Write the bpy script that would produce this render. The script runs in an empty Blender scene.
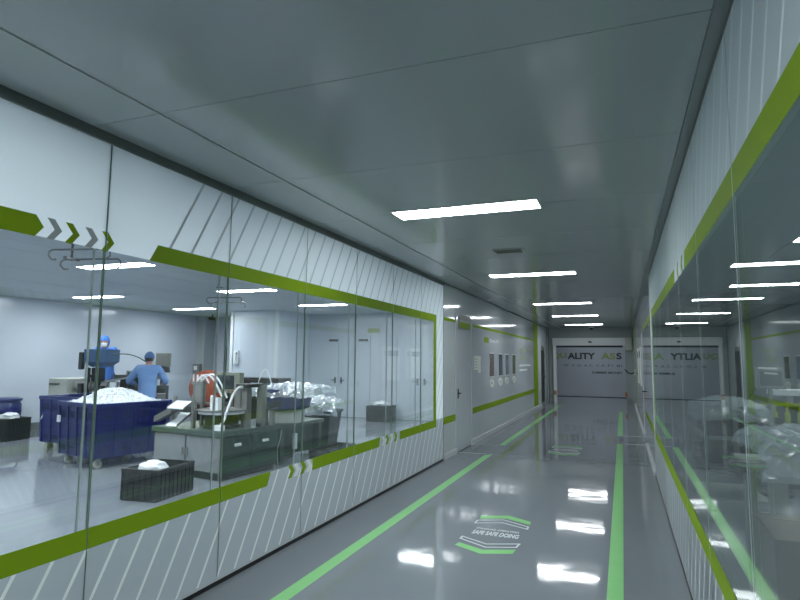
import bpy, math, random
from mathutils import Vector, Matrix, noise
random.seed(7)
PI = math.pi
SC = bpy.context.scene
COL = SC.collection
H = 2.876            # ceiling height
XL, XR = -2.728, 0.391   # corridor glass planes

# ------------------------------------------------------------------ helpers
def lin(r, g, b):
    f = lambda c: (c / 255 / 12.92) if c <= 10 else ((c / 255 + 0.055) / 1.055) ** 2.4
    return (f(r), f(g), f(b), 1.0)

def new_mat(name):
    m = bpy.data.materials.new(name); m.use_nodes = True
    nt = m.node_tree; nt.nodes.clear()
    out = nt.nodes.new('ShaderNodeOutputMaterial')
    return m, nt, out

def node(nt, kind, **kw):
    n = nt.nodes.new(kind)
    for k, v in kw.items():
        if hasattr(n, k) and k not in n.inputs: setattr(n, k, v)
        else: n.inputs[k].default_value = v
    return n

def pbr(name, col, rough=0.5, metal=0.0, coat=0.0, spec=0.5, bump=0.0, bscale=20.0, var=0.0, vscale=6.0, stretch=None, emit=None):
    m, nt, out = new_mat(name)
    b = node(nt, 'ShaderNodeBsdfPrincipled')
    b.inputs['Base Color'].default_value = col
    b.inputs['Roughness'].default_value = rough
    b.inputs['Metallic'].default_value = metal
    b.inputs['Coat Weight'].default_value = coat
    b.inputs['Specular IOR Level'].default_value = spec
    tc = node(nt, 'ShaderNodeTexCoord')
    src = tc.outputs['Object']
    if stretch:
        mp = node(nt, 'ShaderNodeMapping'); mp.inputs['Scale'].default_value = stretch
        nt.links.new(src, mp.inputs[0]); src = mp.outputs[0]
    if var:
        n = node(nt, 'ShaderNodeTexNoise'); n.inputs['Scale'].default_value = vscale; n.inputs['Detail'].default_value = 4
        nt.links.new(src, n.inputs['Vector'])
        mx = node(nt, 'ShaderNodeMix', data_type='RGBA')
        mx.inputs[6].default_value = tuple(c * (1 - var) for c in col[:3]) + (1,)
        mx.inputs[7].default_value = tuple(min(1, c * (1 + var)) for c in col[:3]) + (1,)
        nt.links.new(n.outputs['Fac'], mx.inputs[0]); nt.links.new(mx.outputs[2], b.inputs['Base Color'])
    if bump:
        n2 = node(nt, 'ShaderNodeTexNoise'); n2.inputs['Scale'].default_value = bscale; n2.inputs['Detail'].default_value = 3
        nt.links.new(src, n2.inputs['Vector'])
        bp = node(nt, 'ShaderNodeBump'); bp.inputs['Strength'].default_value = bump; bp.inputs['Distance'].default_value = 0.01
        nt.links.new(n2.outputs['Fac'], bp.inputs['Height']); nt.links.new(bp.outputs[0], b.inputs['Normal'])
    if emit:
        b.inputs['Emission Color'].default_value = col; b.inputs['Emission Strength'].default_value = emit
    nt.links.new(b.outputs[0], out.inputs[0])
    return m

def emission(name, col, s):
    m, nt, out = new_mat(name)
    e = node(nt, 'ShaderNodeEmission'); e.inputs[0].default_value = col; e.inputs[1].default_value = s
    nt.links.new(e.outputs[0], out.inputs[0]); return m

def glass(name, tint, f0=0.035, rough=0.0):
    """thin architectural glass: Schlick mix of a clear tinted pass-through and a mirror reflection"""
    m, nt, out = new_mat(name)
    lw = node(nt, 'ShaderNodeLayerWeight'); lw.inputs['Blend'].default_value = 0.5
    pw = node(nt, 'ShaderNodeMath', operation='POWER'); pw.inputs[1].default_value = 5.0
    nt.links.new(lw.outputs['Facing'], pw.inputs[0])
    ma = node(nt, 'ShaderNodeMath', operation='MULTIPLY_ADD'); ma.inputs[1].default_value = 1 - f0; ma.inputs[2].default_value = f0
    nt.links.new(pw.outputs[0], ma.inputs[0])
    tr = node(nt, 'ShaderNodeBsdfTransparent'); tr.inputs[0].default_value = tint
    gl = node(nt, 'ShaderNodeBsdfGlossy'); gl.inputs['Roughness'].default_value = rough
    gl.inputs[0].default_value = (0.95, 1.0, 0.98, 1)
    mx = node(nt, 'ShaderNodeMixShader')
    nt.links.new(ma.outputs[0], mx.inputs[0]); nt.links.new(tr.outputs[0], mx.inputs[1]); nt.links.new(gl.outputs[0], mx.inputs[2])
    nt.links.new(mx.outputs[0], out.inputs[0]); return m

def film(name, col, lean, y0, zref, start, trans=0.75, scatter=0.05, clear=0.0, stripe=(0.75, 0.8, 0.8, 1), stripe_w=0.115):
    """frosted window film with thin printed diagonal lines (world Y/Z plane)"""
    m, nt, out = new_mat(name)
    g = node(nt, 'ShaderNodeNewGeometry'); s = node(nt, 'ShaderNodeSeparateXYZ')
    nt.links.new(g.outputs['Position'], s.inputs[0])
    def M(op, a, b=None):
        n = node(nt, 'ShaderNodeMath', operation=op)
        for i, v in enumerate((a, b)):
            if v is None: continue
            if isinstance(v, (int, float)): n.inputs[i].default_value = v
            else: nt.links.new(v, n.inputs[i])
        return n.outputs[0]
    zz = M('MULTIPLY', M('SUBTRACT', s.outputs[2], zref), lean)
    t = M('DIVIDE', M('SUBTRACT', M('SUBTRACT', s.outputs[1], zz), y0), 0.1985)
    fr = M('FRACT', M('ADD', t, 100.0))
    on = M('LESS_THAN', fr, stripe_w)
    if start is not None: on = M('MULTIPLY', on, M('GREATER_THAN', t, -0.5))
    dif = node(nt, 'ShaderNodeBsdfDiffuse'); dif.inputs[0].default_value = col
    tl = node(nt, 'ShaderNodeBsdfTranslucent'); tl.inputs[0].default_value = col
    rf = node(nt, 'ShaderNodeBsdfRefraction'); rf.inputs[0].default_value = col; rf.inputs['Roughness'].default_value = 0.55; rf.inputs['IOR'].default_value = 1.02
    a = node(nt, 'ShaderNodeMixShader'); a.inputs[0].default_value = trans
    nt.links.new(dif.outputs[0], a.inputs[1]); nt.links.new(tl.outputs[0], a.inputs[2])
    b = node(nt, 'ShaderNodeMixShader'); b.inputs[0].default_value = scatter
    nt.links.new(a.outputs[0], b.inputs[1]); nt.links.new(rf.outputs[0], b.inputs[2])
    sd = node(nt, 'ShaderNodeBsdfDiffuse'); sd.inputs[0].default_value = stripe
    c = node(nt, 'ShaderNodeMixShader')
    nt.links.new(on, c.inputs[0]); nt.links.new(b.outputs[0], c.inputs[1]); nt.links.new(sd.outputs[0], c.inputs[2])
    nt.links.new(c.outputs[0], out.inputs[0]); return m

class MB:
    """collects shapes into one mesh"""
    def __init__(s): s.v = []; s.f = []; s.M = Matrix.Identity(4)
    def add(s, vs, fs):
        n = len(s.v); s.v += [s.M @ Vector(p) for p in vs]; s.f += [tuple(i + n for i in f) for f in fs]; return s
    def box(s, x0, x1, y0, y1, z0, z1):
        vs = [(x, y, z) for z in (z0, z1) for y in (y0, y1) for x in (x0, x1)]
        return s.add(vs, [(0, 2, 3, 1), (4, 5, 7, 6), (0, 1, 5, 4), (2, 6, 7, 3), (0, 4, 6, 2), (1, 3, 7, 5)])
    def frustum(s, a, z0, b, z1):   # a, b = (x0,x1,y0,y1)
        vs = [(x, y, z0) for y in a[2:] for x in a[:2]] + [(x, y, z1) for y in b[2:] for x in b[:2]]
        return s.add(vs, [(0, 2, 3, 1), (4, 5, 7, 6), (0, 1, 5, 4), (2, 6, 7, 3), (0, 4, 6, 2), (1, 3, 7, 5)])
    def tube(s, pts, r, n=10, cap=True):
        pts = [Vector(p) for p in pts]; rr = r if isinstance(r, (list, tuple)) else [r] * len(pts)
        rings = []; up = None
        for i, p in enumerate(pts):
            d = (pts[min(i + 1, len(pts) - 1)] - pts[max(i - 1, 0)]).normalized()
            if up is None:
                up = Vector((0, 0, 1)) if abs(d.z) < 0.9 else Vector((1, 0, 0))
            a = d.cross(up).normalized(); b = a.cross(d).normalized(); up = b
            rings.append([p + (a * math.cos(2 * PI * k / n) + b * math.sin(2 * PI * k / n)) * rr[i] for k in range(n)])
        vs = [v for q in rings for v in q]; fs = []
        for i in range(len(pts) - 1):
            for k in range(n): fs.append((i * n + k, i * n + (k + 1) % n, (i + 1) * n + (k + 1) % n, (i + 1) * n + k))
        if cap: fs += [tuple(range(n))[::-1], tuple(range((len(pts) - 1) * n, len(pts) * n))]
        return s.add(vs, fs)
    def cyl(s, p0, p1, r, n=20): return s.tube([p0, p1], r, n)
    def lathe(s, prof, c=(0, 0, 0), n=32):
        vs = []; fs = []
        for r, z in prof: vs += [(c[0] + r * math.cos(2 * PI * k / n), c[1] + r * math.sin(2 * PI * k / n), c[2] + z) for k in range(n)]
        for i in range(len(prof) - 1):
            for k in range(n): fs.append((i * n + k, i * n + (k + 1) % n, (i + 1) * n + (k + 1) % n, (i + 1) * n + k))
        fs += [tuple(range(n))[::-1], tuple(range((len(prof) - 1) * n, len(prof) * n))]
        return s.add(vs, fs)
    def prism(s, poly, lo, hi, axis=2):
        """polygon extruded along axis: axis 2 -> poly (x,y); axis 0 -> poly (y,z); axis 1 -> poly (x,z)"""
        def P(q, t):
            return (q[0], q[1], t) if axis == 2 else ((t, q[0], q[1]) if axis == 0 else (q[0], t, q[1]))
        n = len(poly); vs = [P(q, lo) for q in poly] + [P(q, hi) for q in poly]
        fs = [tuple(range(n))[::-1], tuple(range(n, 2 * n))] + [(i, (i + 1) % n, n + (i + 1) % n, n + i) for i in range(n)]
        return s.add(vs, fs)
    def build(s, name, mat, parent=None, world=False, bevel=0.0, smooth=False):
        off = Vector((0, 0, 0))
        if world and parent is not None:
            q = parent
            while q is not None: off += Vector(q.location); q = q.parent
        me = bpy.data.meshes.new(name)
        me.from_pydata([tuple(v - off) for v in s.v], [], s.f); me.update()
        import bmesh
        bm = bmesh.new(); bm.from_mesh(me); bmesh.ops.recalc_face_normals(bm, faces=bm.faces); bm.to_mesh(me); bm.free()
        for x in (mat if isinstance(mat, (list, tuple)) else [mat]): me.materials.append(x)
        if smooth:
            for p in me.polygons: p.use_smooth = True
            try: me.set_sharp_from_angle(angle=math.radians(40))
            except Exception: pass
        o = bpy.data.objects.new(name, me); COL.objects.link(o)
        if parent is not None: o.parent = parent
        if bevel:
            b = o.modifiers.new('Bevel', 'BEVEL'); b.width = bevel; b.segments = 2; b.limit_method = 'ANGLE'
        return o

def tag(o, label, cat, group=None, kind=None):
    o['label'] = label; o['category'] = cat
    if group: o['group'] = group
    if kind: o['kind'] = kind
    return o

def empty(name, loc, rz=0.0, label=None, cat=None, group=None, kind=None):
    o = bpy.data.objects.new(name, None); COL.objects.link(o)
    o.location = loc; o.rotation_euler = (0, 0, rz); o.empty_display_size = 0.1
    if label: tag(o, label, cat, group, kind)
    return o

def copy_tree(o, parent=None):
    c = o.copy(); COL.objects.link(c)
    if parent is not None: c.parent = parent
    for ch in list(o.children): copy_tree(ch, c)
    return c

def text_obj(name, txt, mat, parent, x0, x1, z0, z1, frame, depth=0.004, bold=0.0):
    """solid lettering fitted into the box x0..x1 / z0..z1 of a wall frame (origin, right, up)"""
    cu = bpy.data.curves.new(name, 'FONT'); cu.body = txt; cu.extrude = 0.0; cu.offset = bold
    t = bpy.data.objects.new(name, cu); COL.objects.link(t)
    bpy.context.view_layer.update()
    me = bpy.data.meshes.new_from_object(t.evaluated_get(bpy.context.evaluated_depsgraph_get()))
    bpy.data.objects.remove(t); bpy.data.curves.remove(cu)
    xs = [v.co.x for v in me.vertices]; ys = [v.co.y for v in me.vertices]
    ax, bx, ay, by = min(xs), max(xs), min(ys), max(ys)
    O, R, U = (Vector(q) for q in frame); N = R.cross(U)
    off = Vector((0, 0, 0)); q = parent
    while q is not None: off += Vector(q.location); q = q.parent
    b = MB(); vs = []
    for v in me.vertices:
        vs.append((x0 + (v.co.x - ax) / max(1e-6, bx - ax) * (x1 - x0), z0 + (v.co.y - ay) / max(1e-6, by - ay) * (z1 - z0)))
    n = len(vs)
    b.v = [O + R * p[0] + U * p[1] + N * depth for p in vs] + [O + R * p[0] + U * p[1] + N * 0.0005 for p in vs]
    edges = {}
    for p in me.polygons:
        b.f.append(tuple(p.vertices)); b.f.append(tuple(i + n for i in p.vertices)[::-1])
        for e in p.edge_keys: edges[e] = edges.get(e, 0) + 1
    for (i, j), c in edges.items():
        if c == 1: b.f.append((i, j, j + n, i + n))
    bpy.data.meshes.remove(me)
    b.v = [v - off for v in b.v]
    return b.build(name, mat, parent)

def smoothstep(t): t = max(0, min(1, t)); return t * t * (3 - 2 * t)

# ------------------------------------------------------------------ materials
M = {}
M['panel'] = pbr('ceiling_panel_paint', (0.33, 0.365, 0.375, 1), rough=0.15, spec=0.6, bump=0.02, bscale=1.5)
M['seam'] = pbr('dark_seam', (0.03, 0.035, 0.035, 1), 0.7)
M['channel'] = pbr('dark_anodised_channel', (0.13, 0.15, 0.14, 1), 0.4, 0.1)
M['alu'] = pbr('grey_aluminium', (0.30, 0.33, 0.33, 1), 0.4, 0.4)
M['wall'] = pbr('glossy_wall_panel', (0.56, 0.61, 0.65, 1), rough=0.09, spec=0.6, bump=0.01, bscale=2.0)
M['room_wall'] = pbr('room_wall_panel', (0.50, 0.545, 0.60, 1), rough=0.17, spec=0.5, bump=0.02, bscale=1.2)
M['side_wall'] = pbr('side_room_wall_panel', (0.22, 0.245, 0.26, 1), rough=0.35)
M['end_wall'] = pbr('end_wall_panel', (0.27, 0.31, 0.31, 1), rough=0.35)
M['white_trim'] = pbr('white_trim', (0.62, 0.66, 0.66, 1), 0.45)
M['base'] = pbr('pale_base', (0.55, 0.58, 0.60, 1), 0.4)
M['black'] = pbr('black_plastic', (0.007, 0.008, 0.009, 1), 0.45, var=0.3)
M['black_rubber'] = pbr('black_rubber', (0.01, 0.01, 0.01, 1), 0.8)
M['green_band'] = pbr('green_vinyl', (0.21, 0.335, 0.008, 1), 0.65, spec=0.15, var=0.04)
M['grey_vinyl'] = pbr('grey_vinyl', (0.36, 0.40, 0.40, 1), 0.4)
M['white_vinyl'] = pbr('white_vinyl', (0.8, 0.85, 0.85, 1), 0.4)
M['tape'] = pbr('green_floor_tape', (0.28, 0.66, 0.25, 1), 0.16, var=0.05)
M['white_paint'] = pbr('white_floor_paint', (0.75, 0.8, 0.8, 1), 0.2)
M['seal'] = pbr('green_glass_edge', (0.15, 0.23, 0.18, 1), 0.25)
M['seal_light'] = pbr('pale_glass_edge', (0.50, 0.57, 0.55, 1), 0.3)
M['edge'] = pbr('polished_glass_edge', (0.34, 0.46, 0.38, 1), 0.2)
M['blue'] = pbr('blue_bin_plastic', (0.006, 0.012, 0.105, 1), 0.38, var=0.15, vscale=3)
M['blue_dark'] = pbr('blue_bin_recess', (0.005, 0.009, 0.06, 1), 0.6)
M['steel'] = pbr('brushed_steel', (0.30, 0.305, 0.29, 1), 0.4, 0.7, bump=0.02, bscale=60)
M['grey_metal'] = pbr('grey_painted_metal', (0.18, 0.185, 0.175, 1), 0.45, 0.2)
M['cab_grey'] = pbr('cabinet_grey', (0.21, 0.23, 0.235, 1), 0.45)
M['cab_green'] = pbr('cabinet_green', (0.014, 0.042, 0.027, 1), 0.35)
M['worktop'] = pbr('grey_green_worktop', (0.05, 0.08, 0.066, 1), 0.4)
M['olive'] = pbr('olive_metal', (0.035, 0.045, 0.02, 1), 0.4, 0.3)
M['orange'] = pbr('orange_red_paint', (0.27, 0.055, 0.022, 1), 0.45, var=0.15)
M['white'] = pbr('white_plastic', (0.72, 0.76, 0.78, 1), 0.4)
M['cream'] = pbr('off_white_paint', (0.40, 0.42, 0.38, 1), 0.45)
M['hmi'] = pbr('grey_green_housing', (0.20, 0.22, 0.17, 1), 0.5)
M['screen'] = pbr('dark_screen', (0.03, 0.04, 0.045, 1), 0.1)
M['dark_metal'] = pbr('dark_machine_metal', (0.035, 0.036, 0.038, 1), 0.4, 0.5, var=0.4, vscale=12)
M['skin'] = pbr('skin', (0.45, 0.24, 0.17, 1), 0.55)
M['smock'] = pbr('blue_smock_cloth', (0.14, 0.26, 0.50, 1), 0.85, bump=0.35, bscale=14)
M['cap'] = pbr('blue_cap_cloth', (0.055, 0.12, 0.27, 1), 0.85, bump=0.3, bscale=25)
M['hood'] = pbr('bright_blue_hood_cloth', (0.05, 0.17, 0.52, 1), 0.8, bump=0.3, bscale=18)
M['trousers'] = pbr('navy_trousers', (0.03, 0.06, 0.16, 1), 0.9)
M['carton'] = pbr('brown_carton', (0.125, 0.092, 0.064, 1), 0.8, bump=0.05, bscale=30, var=0.08)
M['lime'] = pbr('lime_plastic', (0.38, 0.48, 0.02, 1), 0.35)
M['hopper'] = pbr('blue_grey_hopper', (0.055, 0.12, 0.24, 1), 0.4, 0.1)
M['heap'] = pbr('white_moulded_parts', (0.78, 0.82, 0.84, 1), 0.25)
M['photo_dark'] = pbr('printed_photo', (0.08, 0.10, 0.13, 1), 0.25, var=0.9, vscale=7)
M['photo_brown'] = pbr('printed_brown_photo', (0.16, 0.13, 0.12, 1), 0.25, var=0.8, vscale=9)
M['photo_olive'] = pbr('printed_olive_photo', (0.12, 0.14, 0.06, 1), 0.25, var=0.8, vscale=8)
M['photo_blue'] = pbr('printed_blue_photo', (0.22, 0.26, 0.33, 1), 0.25, var=0.8, vscale=8)
M['paper'] = pbr('white_paper', (0.72, 0.74, 0.70, 1), 0.6)
M['letter_dark'] = pbr('dark_letters', (0.035, 0.045, 0.05, 1), 0.5)
M['letter_green'] = pbr('pale_green_letters', (0.30, 0.38, 0.12, 1), 0.5)
M['letter_grey'] = pbr('grey_letters', (0.16, 0.18, 0.17, 1), 0.5)
M['sign_wall'] = pbr('sign_wall_paint', (0.46, 0.48, 0.54, 1), 0.4)
M['amber'] = pbr('amber_sensor', (0.35, 0.14, 0.04, 1), 0.4)
M['light'] = emission('light_diffuser', (0.93, 0.975, 1.0, 1), 29.0)
M['room_light'] = emission('room_light_diffuser', (0.88, 0.94, 1.0, 1), 63.0)
M['side_light'] = emission('side_room_light_diffuser', (0.92, 0.98, 1.0, 1), 52.0)
M['dim_light'] = emission('added_vestibule_light', (0.86, 0.97, 1.0, 1), 28.0)
M['glass_l'] = glass('clear_glass', (0.982, 0.993, 0.99, 1))
M['glass_r'] = glass('tinted_glass', (0.90, 0.94, 0.94, 1))
FILM = (0.92, 0.95, 0.96, 1); FILM_LOW = (0.60, 0.635, 0.66, 1)
M['film_top'] = film('upper_frosted_film', FILM, 0.568, 2.853, 2.3, True, trans=0.92, scatter=0.0, stripe=(0.62, 0.68, 0.70, 1))
M['film_low'] = film('lower_frosted_film', FILM_LOW, 0.568, 1.965, 0.56, None, trans=0.55, scatter=0.0, stripe=(0.95, 0.98, 0.98, 1))
M['film_right_top'] = film('upper_frosted_film_opposite', (0.74, 0.80, 0.81, 1), -0.568, 1.63, 2.3, None, trans=0.6, scatter=0.0, stripe=(0.85, 0.92, 0.92, 1))
M['film_right_low'] = film('lower_frosted_film_opposite', FILM_LOW, -0.568, 1.63, 0.56, None, trans=0.75, scatter=0.0, stripe=(0.85, 0.92, 0.92, 1))

def floor_mat():
    m, nt, out = new_mat('grey_epoxy_floor')
    b = node(nt, 'ShaderNodeBsdfPrincipled')
    tc = node(nt, 'ShaderNodeTexCoord')
    n = node(nt, 'ShaderNodeTexNoise'); n.inputs['Scale'].default_value = 0.9; n.inputs['Detail'].default_value = 5
    nt.links.new(tc.outputs['Object'], n.inputs['Vector'])
    mx = node(nt, 'ShaderNodeMix', data_type='RGBA')
    mx.inputs[6].default_value = (0.20, 0.225, 0.25, 1); mx.inputs[7].default_value = (0.24, 0.265, 0.29, 1)
    nt.links.new(n.outputs['Fac'], mx.inputs[0]); nt.links.new(mx.outputs[2], b.inputs['Base Color'])
    b.inputs['Roughness'].default_value = 0.055
    n2 = node(nt, 'ShaderNodeTexNoise'); n2.inputs['Scale'].default_value = 1.6; n2.inputs['Detail'].default_value = 2
    n3 = node(nt, 'ShaderNodeTexNoise'); n3.inputs['Scale'].default_value = 30; n3.inputs['Detail'].default_value = 2
    nt.links.new(tc.outputs['Object'], n2.inputs['Vector']); nt.links.new(tc.outputs['Object'], n3.inputs['Vector'])
    ad = node(nt, 'ShaderNodeMath', operation='MULTIPLY_ADD'); ad.inputs[1].default_value = 0.035
    nt.links.new(n3.outputs['Fac'], ad.inputs[0]); nt.links.new(n2.outputs['Fac'], ad.inputs[2])
    bp = node(nt, 'ShaderNodeBump'); bp.inputs['Strength'].default_value = 0.35; bp.inputs['Distance'].default_value = 0.01
    nt.links.new(ad.outputs[0], bp.inputs['Height']); nt.links.new(bp.outputs[0], b.inputs['Normal'])
    nt.links.new(b.outputs[0], out.inputs[0]); return m
M['floor'] = floor_mat()

def plastic_sheet():
    m, nt, out = new_mat('clear_plastic_sheet')
    tr = node(nt, 'ShaderNodeBsdfTransparent'); tr.inputs[0].default_value = (0.92, 0.96, 0.97, 1)
    tl = node(nt, 'ShaderNodeBsdfTranslucent'); tl.inputs[0].default_value = (0.88, 0.93, 0.95, 1)
    df = node(nt, 'ShaderNodeBsdfDiffuse'); df.inputs[0].default_value = (0.88, 0.93, 0.95, 1)
    gl = node(nt, 'ShaderNodeBsdfGlossy'); gl.inputs['Roughness'].default_value = 0.15
    a = node(nt, 'ShaderNodeMixShader'); a.inputs[0].default_value = 0.5
    nt.links.new(tl.outputs[0], a.inputs[1]); nt.links.new(df.outputs[0], a.inputs[2])
    b = node(nt, 'ShaderNodeMixShader'); b.inputs[0].default_value = 0.40
    nt.links.new(tr.outputs[0], b.inputs[1]); nt.links.new(a.outputs[0], b.inputs[2])
    c = node(nt, 'ShaderNodeMixShader'); c.inputs[0].default_value = 0.16
    nt.links.new(b.outputs[0], c.inputs[1]); nt.links.new(gl.outputs[0], c.inputs[2])
    nt.links.new(c.outputs[0], out.inputs[0]); return m
M['sheet'] = plastic_sheet()

# ------------------------------------------------------------------ setting: shell
def structure(name, label, cat, loc=(0, 0, 0)): return empty(name, loc, 0, label, cat, None, 'structure')
def solid(name, mb, mat, label, cat, **kw): return tag(mb.build(name, mat, **kw), label, cat, None, 'structure')

RX0, RX1, RY0, RY1 = -12.1, 5.2, -3.6, 14.477
YB = 23.0
fb = MB().box(RX0 - .2, RX1 + .2, RY0 - .2, RY1 + .15, -0.12, 0)
fb.box(XL - .15, XR + .25, RY1 + .15, YB + .15, -0.12, 0).box(-4.2, 2.2, YB + .15, 27.65, -0.12, 0)
floor = solid('floor', fb, M['floor'], 'glossy grey epoxy floor running through corridor and rooms', 'floor')

def poly_part(name, parent, poly, mat, z0=0.0004, z1=0.0018):
    return MB().prism(poly, z0, z1).build(name, mat, parent)
# painted tapes and emblems belong to the floor
for y0, y1 in ((0.2, 9.79), (11.0, 22.2)):
    poly_part('green_tape', floor, [(-2.235, y0), (-2.235 + .11, y0), (-2.235 + .11, y1 + .12), (-2.235, y1)], M['tape'])
for y0, y1 in ((-1.0, 12.15), (13.5, 20.6)):
    poly_part('green_tape', floor, [(-0.148, y0), (-0.04, y0), (-0.04, y1), (-0.148, y1)], M['tape'])
for (xa, xb, y) in ((XL, -2.24, 9.88), (XL, -2.24, 10.92), (-.04, XR, 12.2), (-.04, XR, 13.5)):
    poly_part('white_line', floor, [(xa, y), (xb, y), (xb, y + .03), (xa, y + .03)], M['white_paint'])

def emblem(dx, dy, sy=1.0):
    def T(q): return (q[0] + dx, (q[1] - 5.4) * sy + 5.4 + dy)
    def outline(pts, w):
        n = len(pts); mb = MB()
        for i in range(n):
            a, b = Vector(pts[i]), Vector(pts[(i + 1) % n]); d = (b - a).normalized(); nn = Vector((-d.y, d.x)) * w / 2
            e = d * w / 2
            mb.prism([T(a - e - nn), T(b + e - nn), T(b + e + nn), T(a - e + nn)], 0.0004, 0.0018)
        return mb
    poly_part('green_chevron', floor, [T(q) for q in ((-1.41, 4.992), (-1.395, 5.076), (-1.155, 4.957), (-0.893, 5.067), (-0.902, 4.956), (-1.153, 4.851))], M['tape'])
    poly_part('green_chevron', floor, [T(q) for q in ((-1.397, 5.889), (-1.415, 6.004), (-1.15, 6.117), (-0.898, 5.968), (-0.895, 5.866), (-1.145, 6.001))], M['tape'])
    outline([(-1.413, 5.19), (-1.411, 5.258), (-1.161, 5.12), (-0.89, 5.234), (-0.902, 5.13), (-1.15, 5.033)], 0.016).build('white_outline', M['white_paint'], floor)
    outline([(-1.407, 5.717), (-1.406, 5.829), (-1.165, 5.937), (-0.899, 5.788), (-0.896, 5.705), (-1.153, 5.831)], 0.016).build('white_outline', M['white_paint'], floor)
    F = ((dx, dy, 0.0006), (1, -0.01, 0), (0, 1, 0))
    text_obj('floor_lettering', 'SAFE SAFE DOING', M['white_paint'], floor, -1.36, -0.93, (5.36 - 5.4) * sy + 5.4, (5.48 - 5.4) * sy + 5.4, F, 0.0015, .03)
    text_obj('floor_lettering', 'STANDARD OPERATION', M['white_paint'], floor, -1.355, -0.95, (5.525 - 5.4) * sy + 5.4, (5.575 - 5.4) * sy + 5.4, F, 0.0015, .02)
emblem(0, 0)
emblem(0.14, 5.45, 0.95)

# ceiling: backing slab plus panels with open joints
cb = MB().box(RX0 - .2, RX1 + .2, RY0 - .2, RY1 + .15, H + .012, H + .15)
cb.box(XL - .15, XR + .25, RY1 + .15, YB + .15, H + .012, H + .15)
ceiling = solid('ceiling', cb, M['seam'], 'grey painted metal ceiling panels with thin dark joints', 'ceiling')
pm = MB(); g = .0025
ys = [2.225 + 1.2 * k for k in range(-5, 20)]; ys[-1] = YB + .1
ys[0] = RY0
for a, b in zip(ys[:-1], ys[1:]):
    pm.box(XL + .03, -2.236, a + g, b - g, H, H + .012)
    pm.box(-2.204, .34, a + g, b - g, H, H + .012)
pm.build('ceiling_panel', M['panel'], ceiling)
MB().box(-2.235, -2.205, RY0, YB, H + .004, H + .012).build('joint_strip', M['alu'], ceiling)
MB().box(.342, XR + .02, RY0, YB, H - .012, H + .012).build('edge_strip', M['alu'], ceiling)
pr = MB()
xs = [RX0 + 1.34 * k for k in range(8)]; xs[7] = XL - .11
for xa, xb in zip(xs[:-1], xs[1:]): pr.box(xa + .006, xb - .006, RY0, RY1, H, H + .012)
for xa, xb in ((XR + .12, 1.7), (1.7, 3.4), (3.4, RX1)): pr.box(xa + .006, xb - .006, RY0, RY1, H, H + .012)
M['room_ceiling'] = pbr('room_ceiling_paint', (0.44, 0.49, 0.53, 1), 0.45)
pr.build('room_ceiling_panel', M['room_ceiling'], ceiling)

# rooms' walls
solid('wall_back', MB().box(RX0 - .15, RX0, RY0, RY1, 0, H), M['room_wall'], 'pale blue grey back wall of the production room', 'wall')
solid('baseboard_back', MB().box(RX0, RX0 + .02, RY0, RY1, 0, .16), M['channel'], 'dark skirting along the production room back wall', 'skirting')
solid('wall_far', MB().box(RX0, XL - .1, RY1, RY1 + .15, 0, H), M['room_wall'], 'pale end wall of the production room with double doors', 'wall')
solid('baseboard_far', MB().box(-8.4, XL - .1, RY1 - .015, RY1, 0, .06), M['channel'], 'dark skirting line under the double doors', 'skirting')
solid('wall_near', MB().box(RX0, RX1, RY0 - .15, RY0, 0, H), M['room_wall'], 'plain wall closing the corridor and rooms at the near end', 'wall')
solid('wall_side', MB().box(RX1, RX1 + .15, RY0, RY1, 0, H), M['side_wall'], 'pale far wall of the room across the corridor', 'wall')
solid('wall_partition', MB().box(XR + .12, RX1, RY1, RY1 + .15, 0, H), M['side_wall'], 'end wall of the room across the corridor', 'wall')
# boxed shaft standing against the end wall
sh = structure('wall_shaft', 'boxed white wall shaft rising to the ceiling behind the wrapped blue tub', 'wall', (-9.17, 13.65, 0))
M['shaft_face'] = pbr('shaft_panel', (0.50, 0.56, 0.62, 1), 0.4)
MB().box(-9.9, -8.45, 12.83, RY1, 0, H).build('shaft_body', M['shaft_face'], sh, world=True)
ct = MB()
for x in (-9.9, -8.49): ct.box(x - .02, x + .06, 12.80, 12.86, 0, H)
ct.build('corner_strip', M['white_trim'], sh, world=True)
solid('column', MB().box(-12.1, -11.78, RY1 - .5, RY1, 0, H), M['grey_vinyl'], 'grey corner column beside the narrow door', 'column')
# corridor walls beyond the glass
wl = structure('wall_left', 'glossy pale corridor wall with green bands beyond the glass', 'wall', (XL, 9, 0))
MB().box(XL - .1, XL, 8.99, 9.74, 0, H).box(XL - .1, XL, 10.84, 21.0, 0, H).box(XL - .1, XL, 22.1, YB, 0, H).box(XL - .1, XL, 9.74, 10.84, 2.44, H).box(XL - .1, XL, 21.0, 22.1, 2.12, H).build('panel', M['wall'], wl, world=True)
def wall_band(poly, name='green_band', mat=None, x=XL, s=1, parent=None, t=.002):
    return MB().prism(poly, min(x, x + s * t), max(x, x + s * t), axis=0).build(name, mat or M['green_band'], parent, world=True)
wall_band([(9.0, 2.255), (9.72, 2.255), (9.72, 2.31), (9.0, 2.31)], parent=wl)
wall_band([(10.86, 2.255), (19.2, 2.255), (19.2, 2.31), (10.86, 2.31)], parent=wl)
wall_band([(9.0, .56), (9.72, .56), (9.72, .675), (9.0, .675)], parent=wl)
wall_band([(10.86, .57), (19.2, .57), (19.2, .69), (10.86, .69)], parent=wl)
wall_band([(19.2, .1), (20.2, .1), (20.2, H - .03), (19.2, H - .03)], 'green_stripe', parent=wl)
fr = ((XL, 0, 0), (0, 1, 0), (0, 0, 1))
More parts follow.
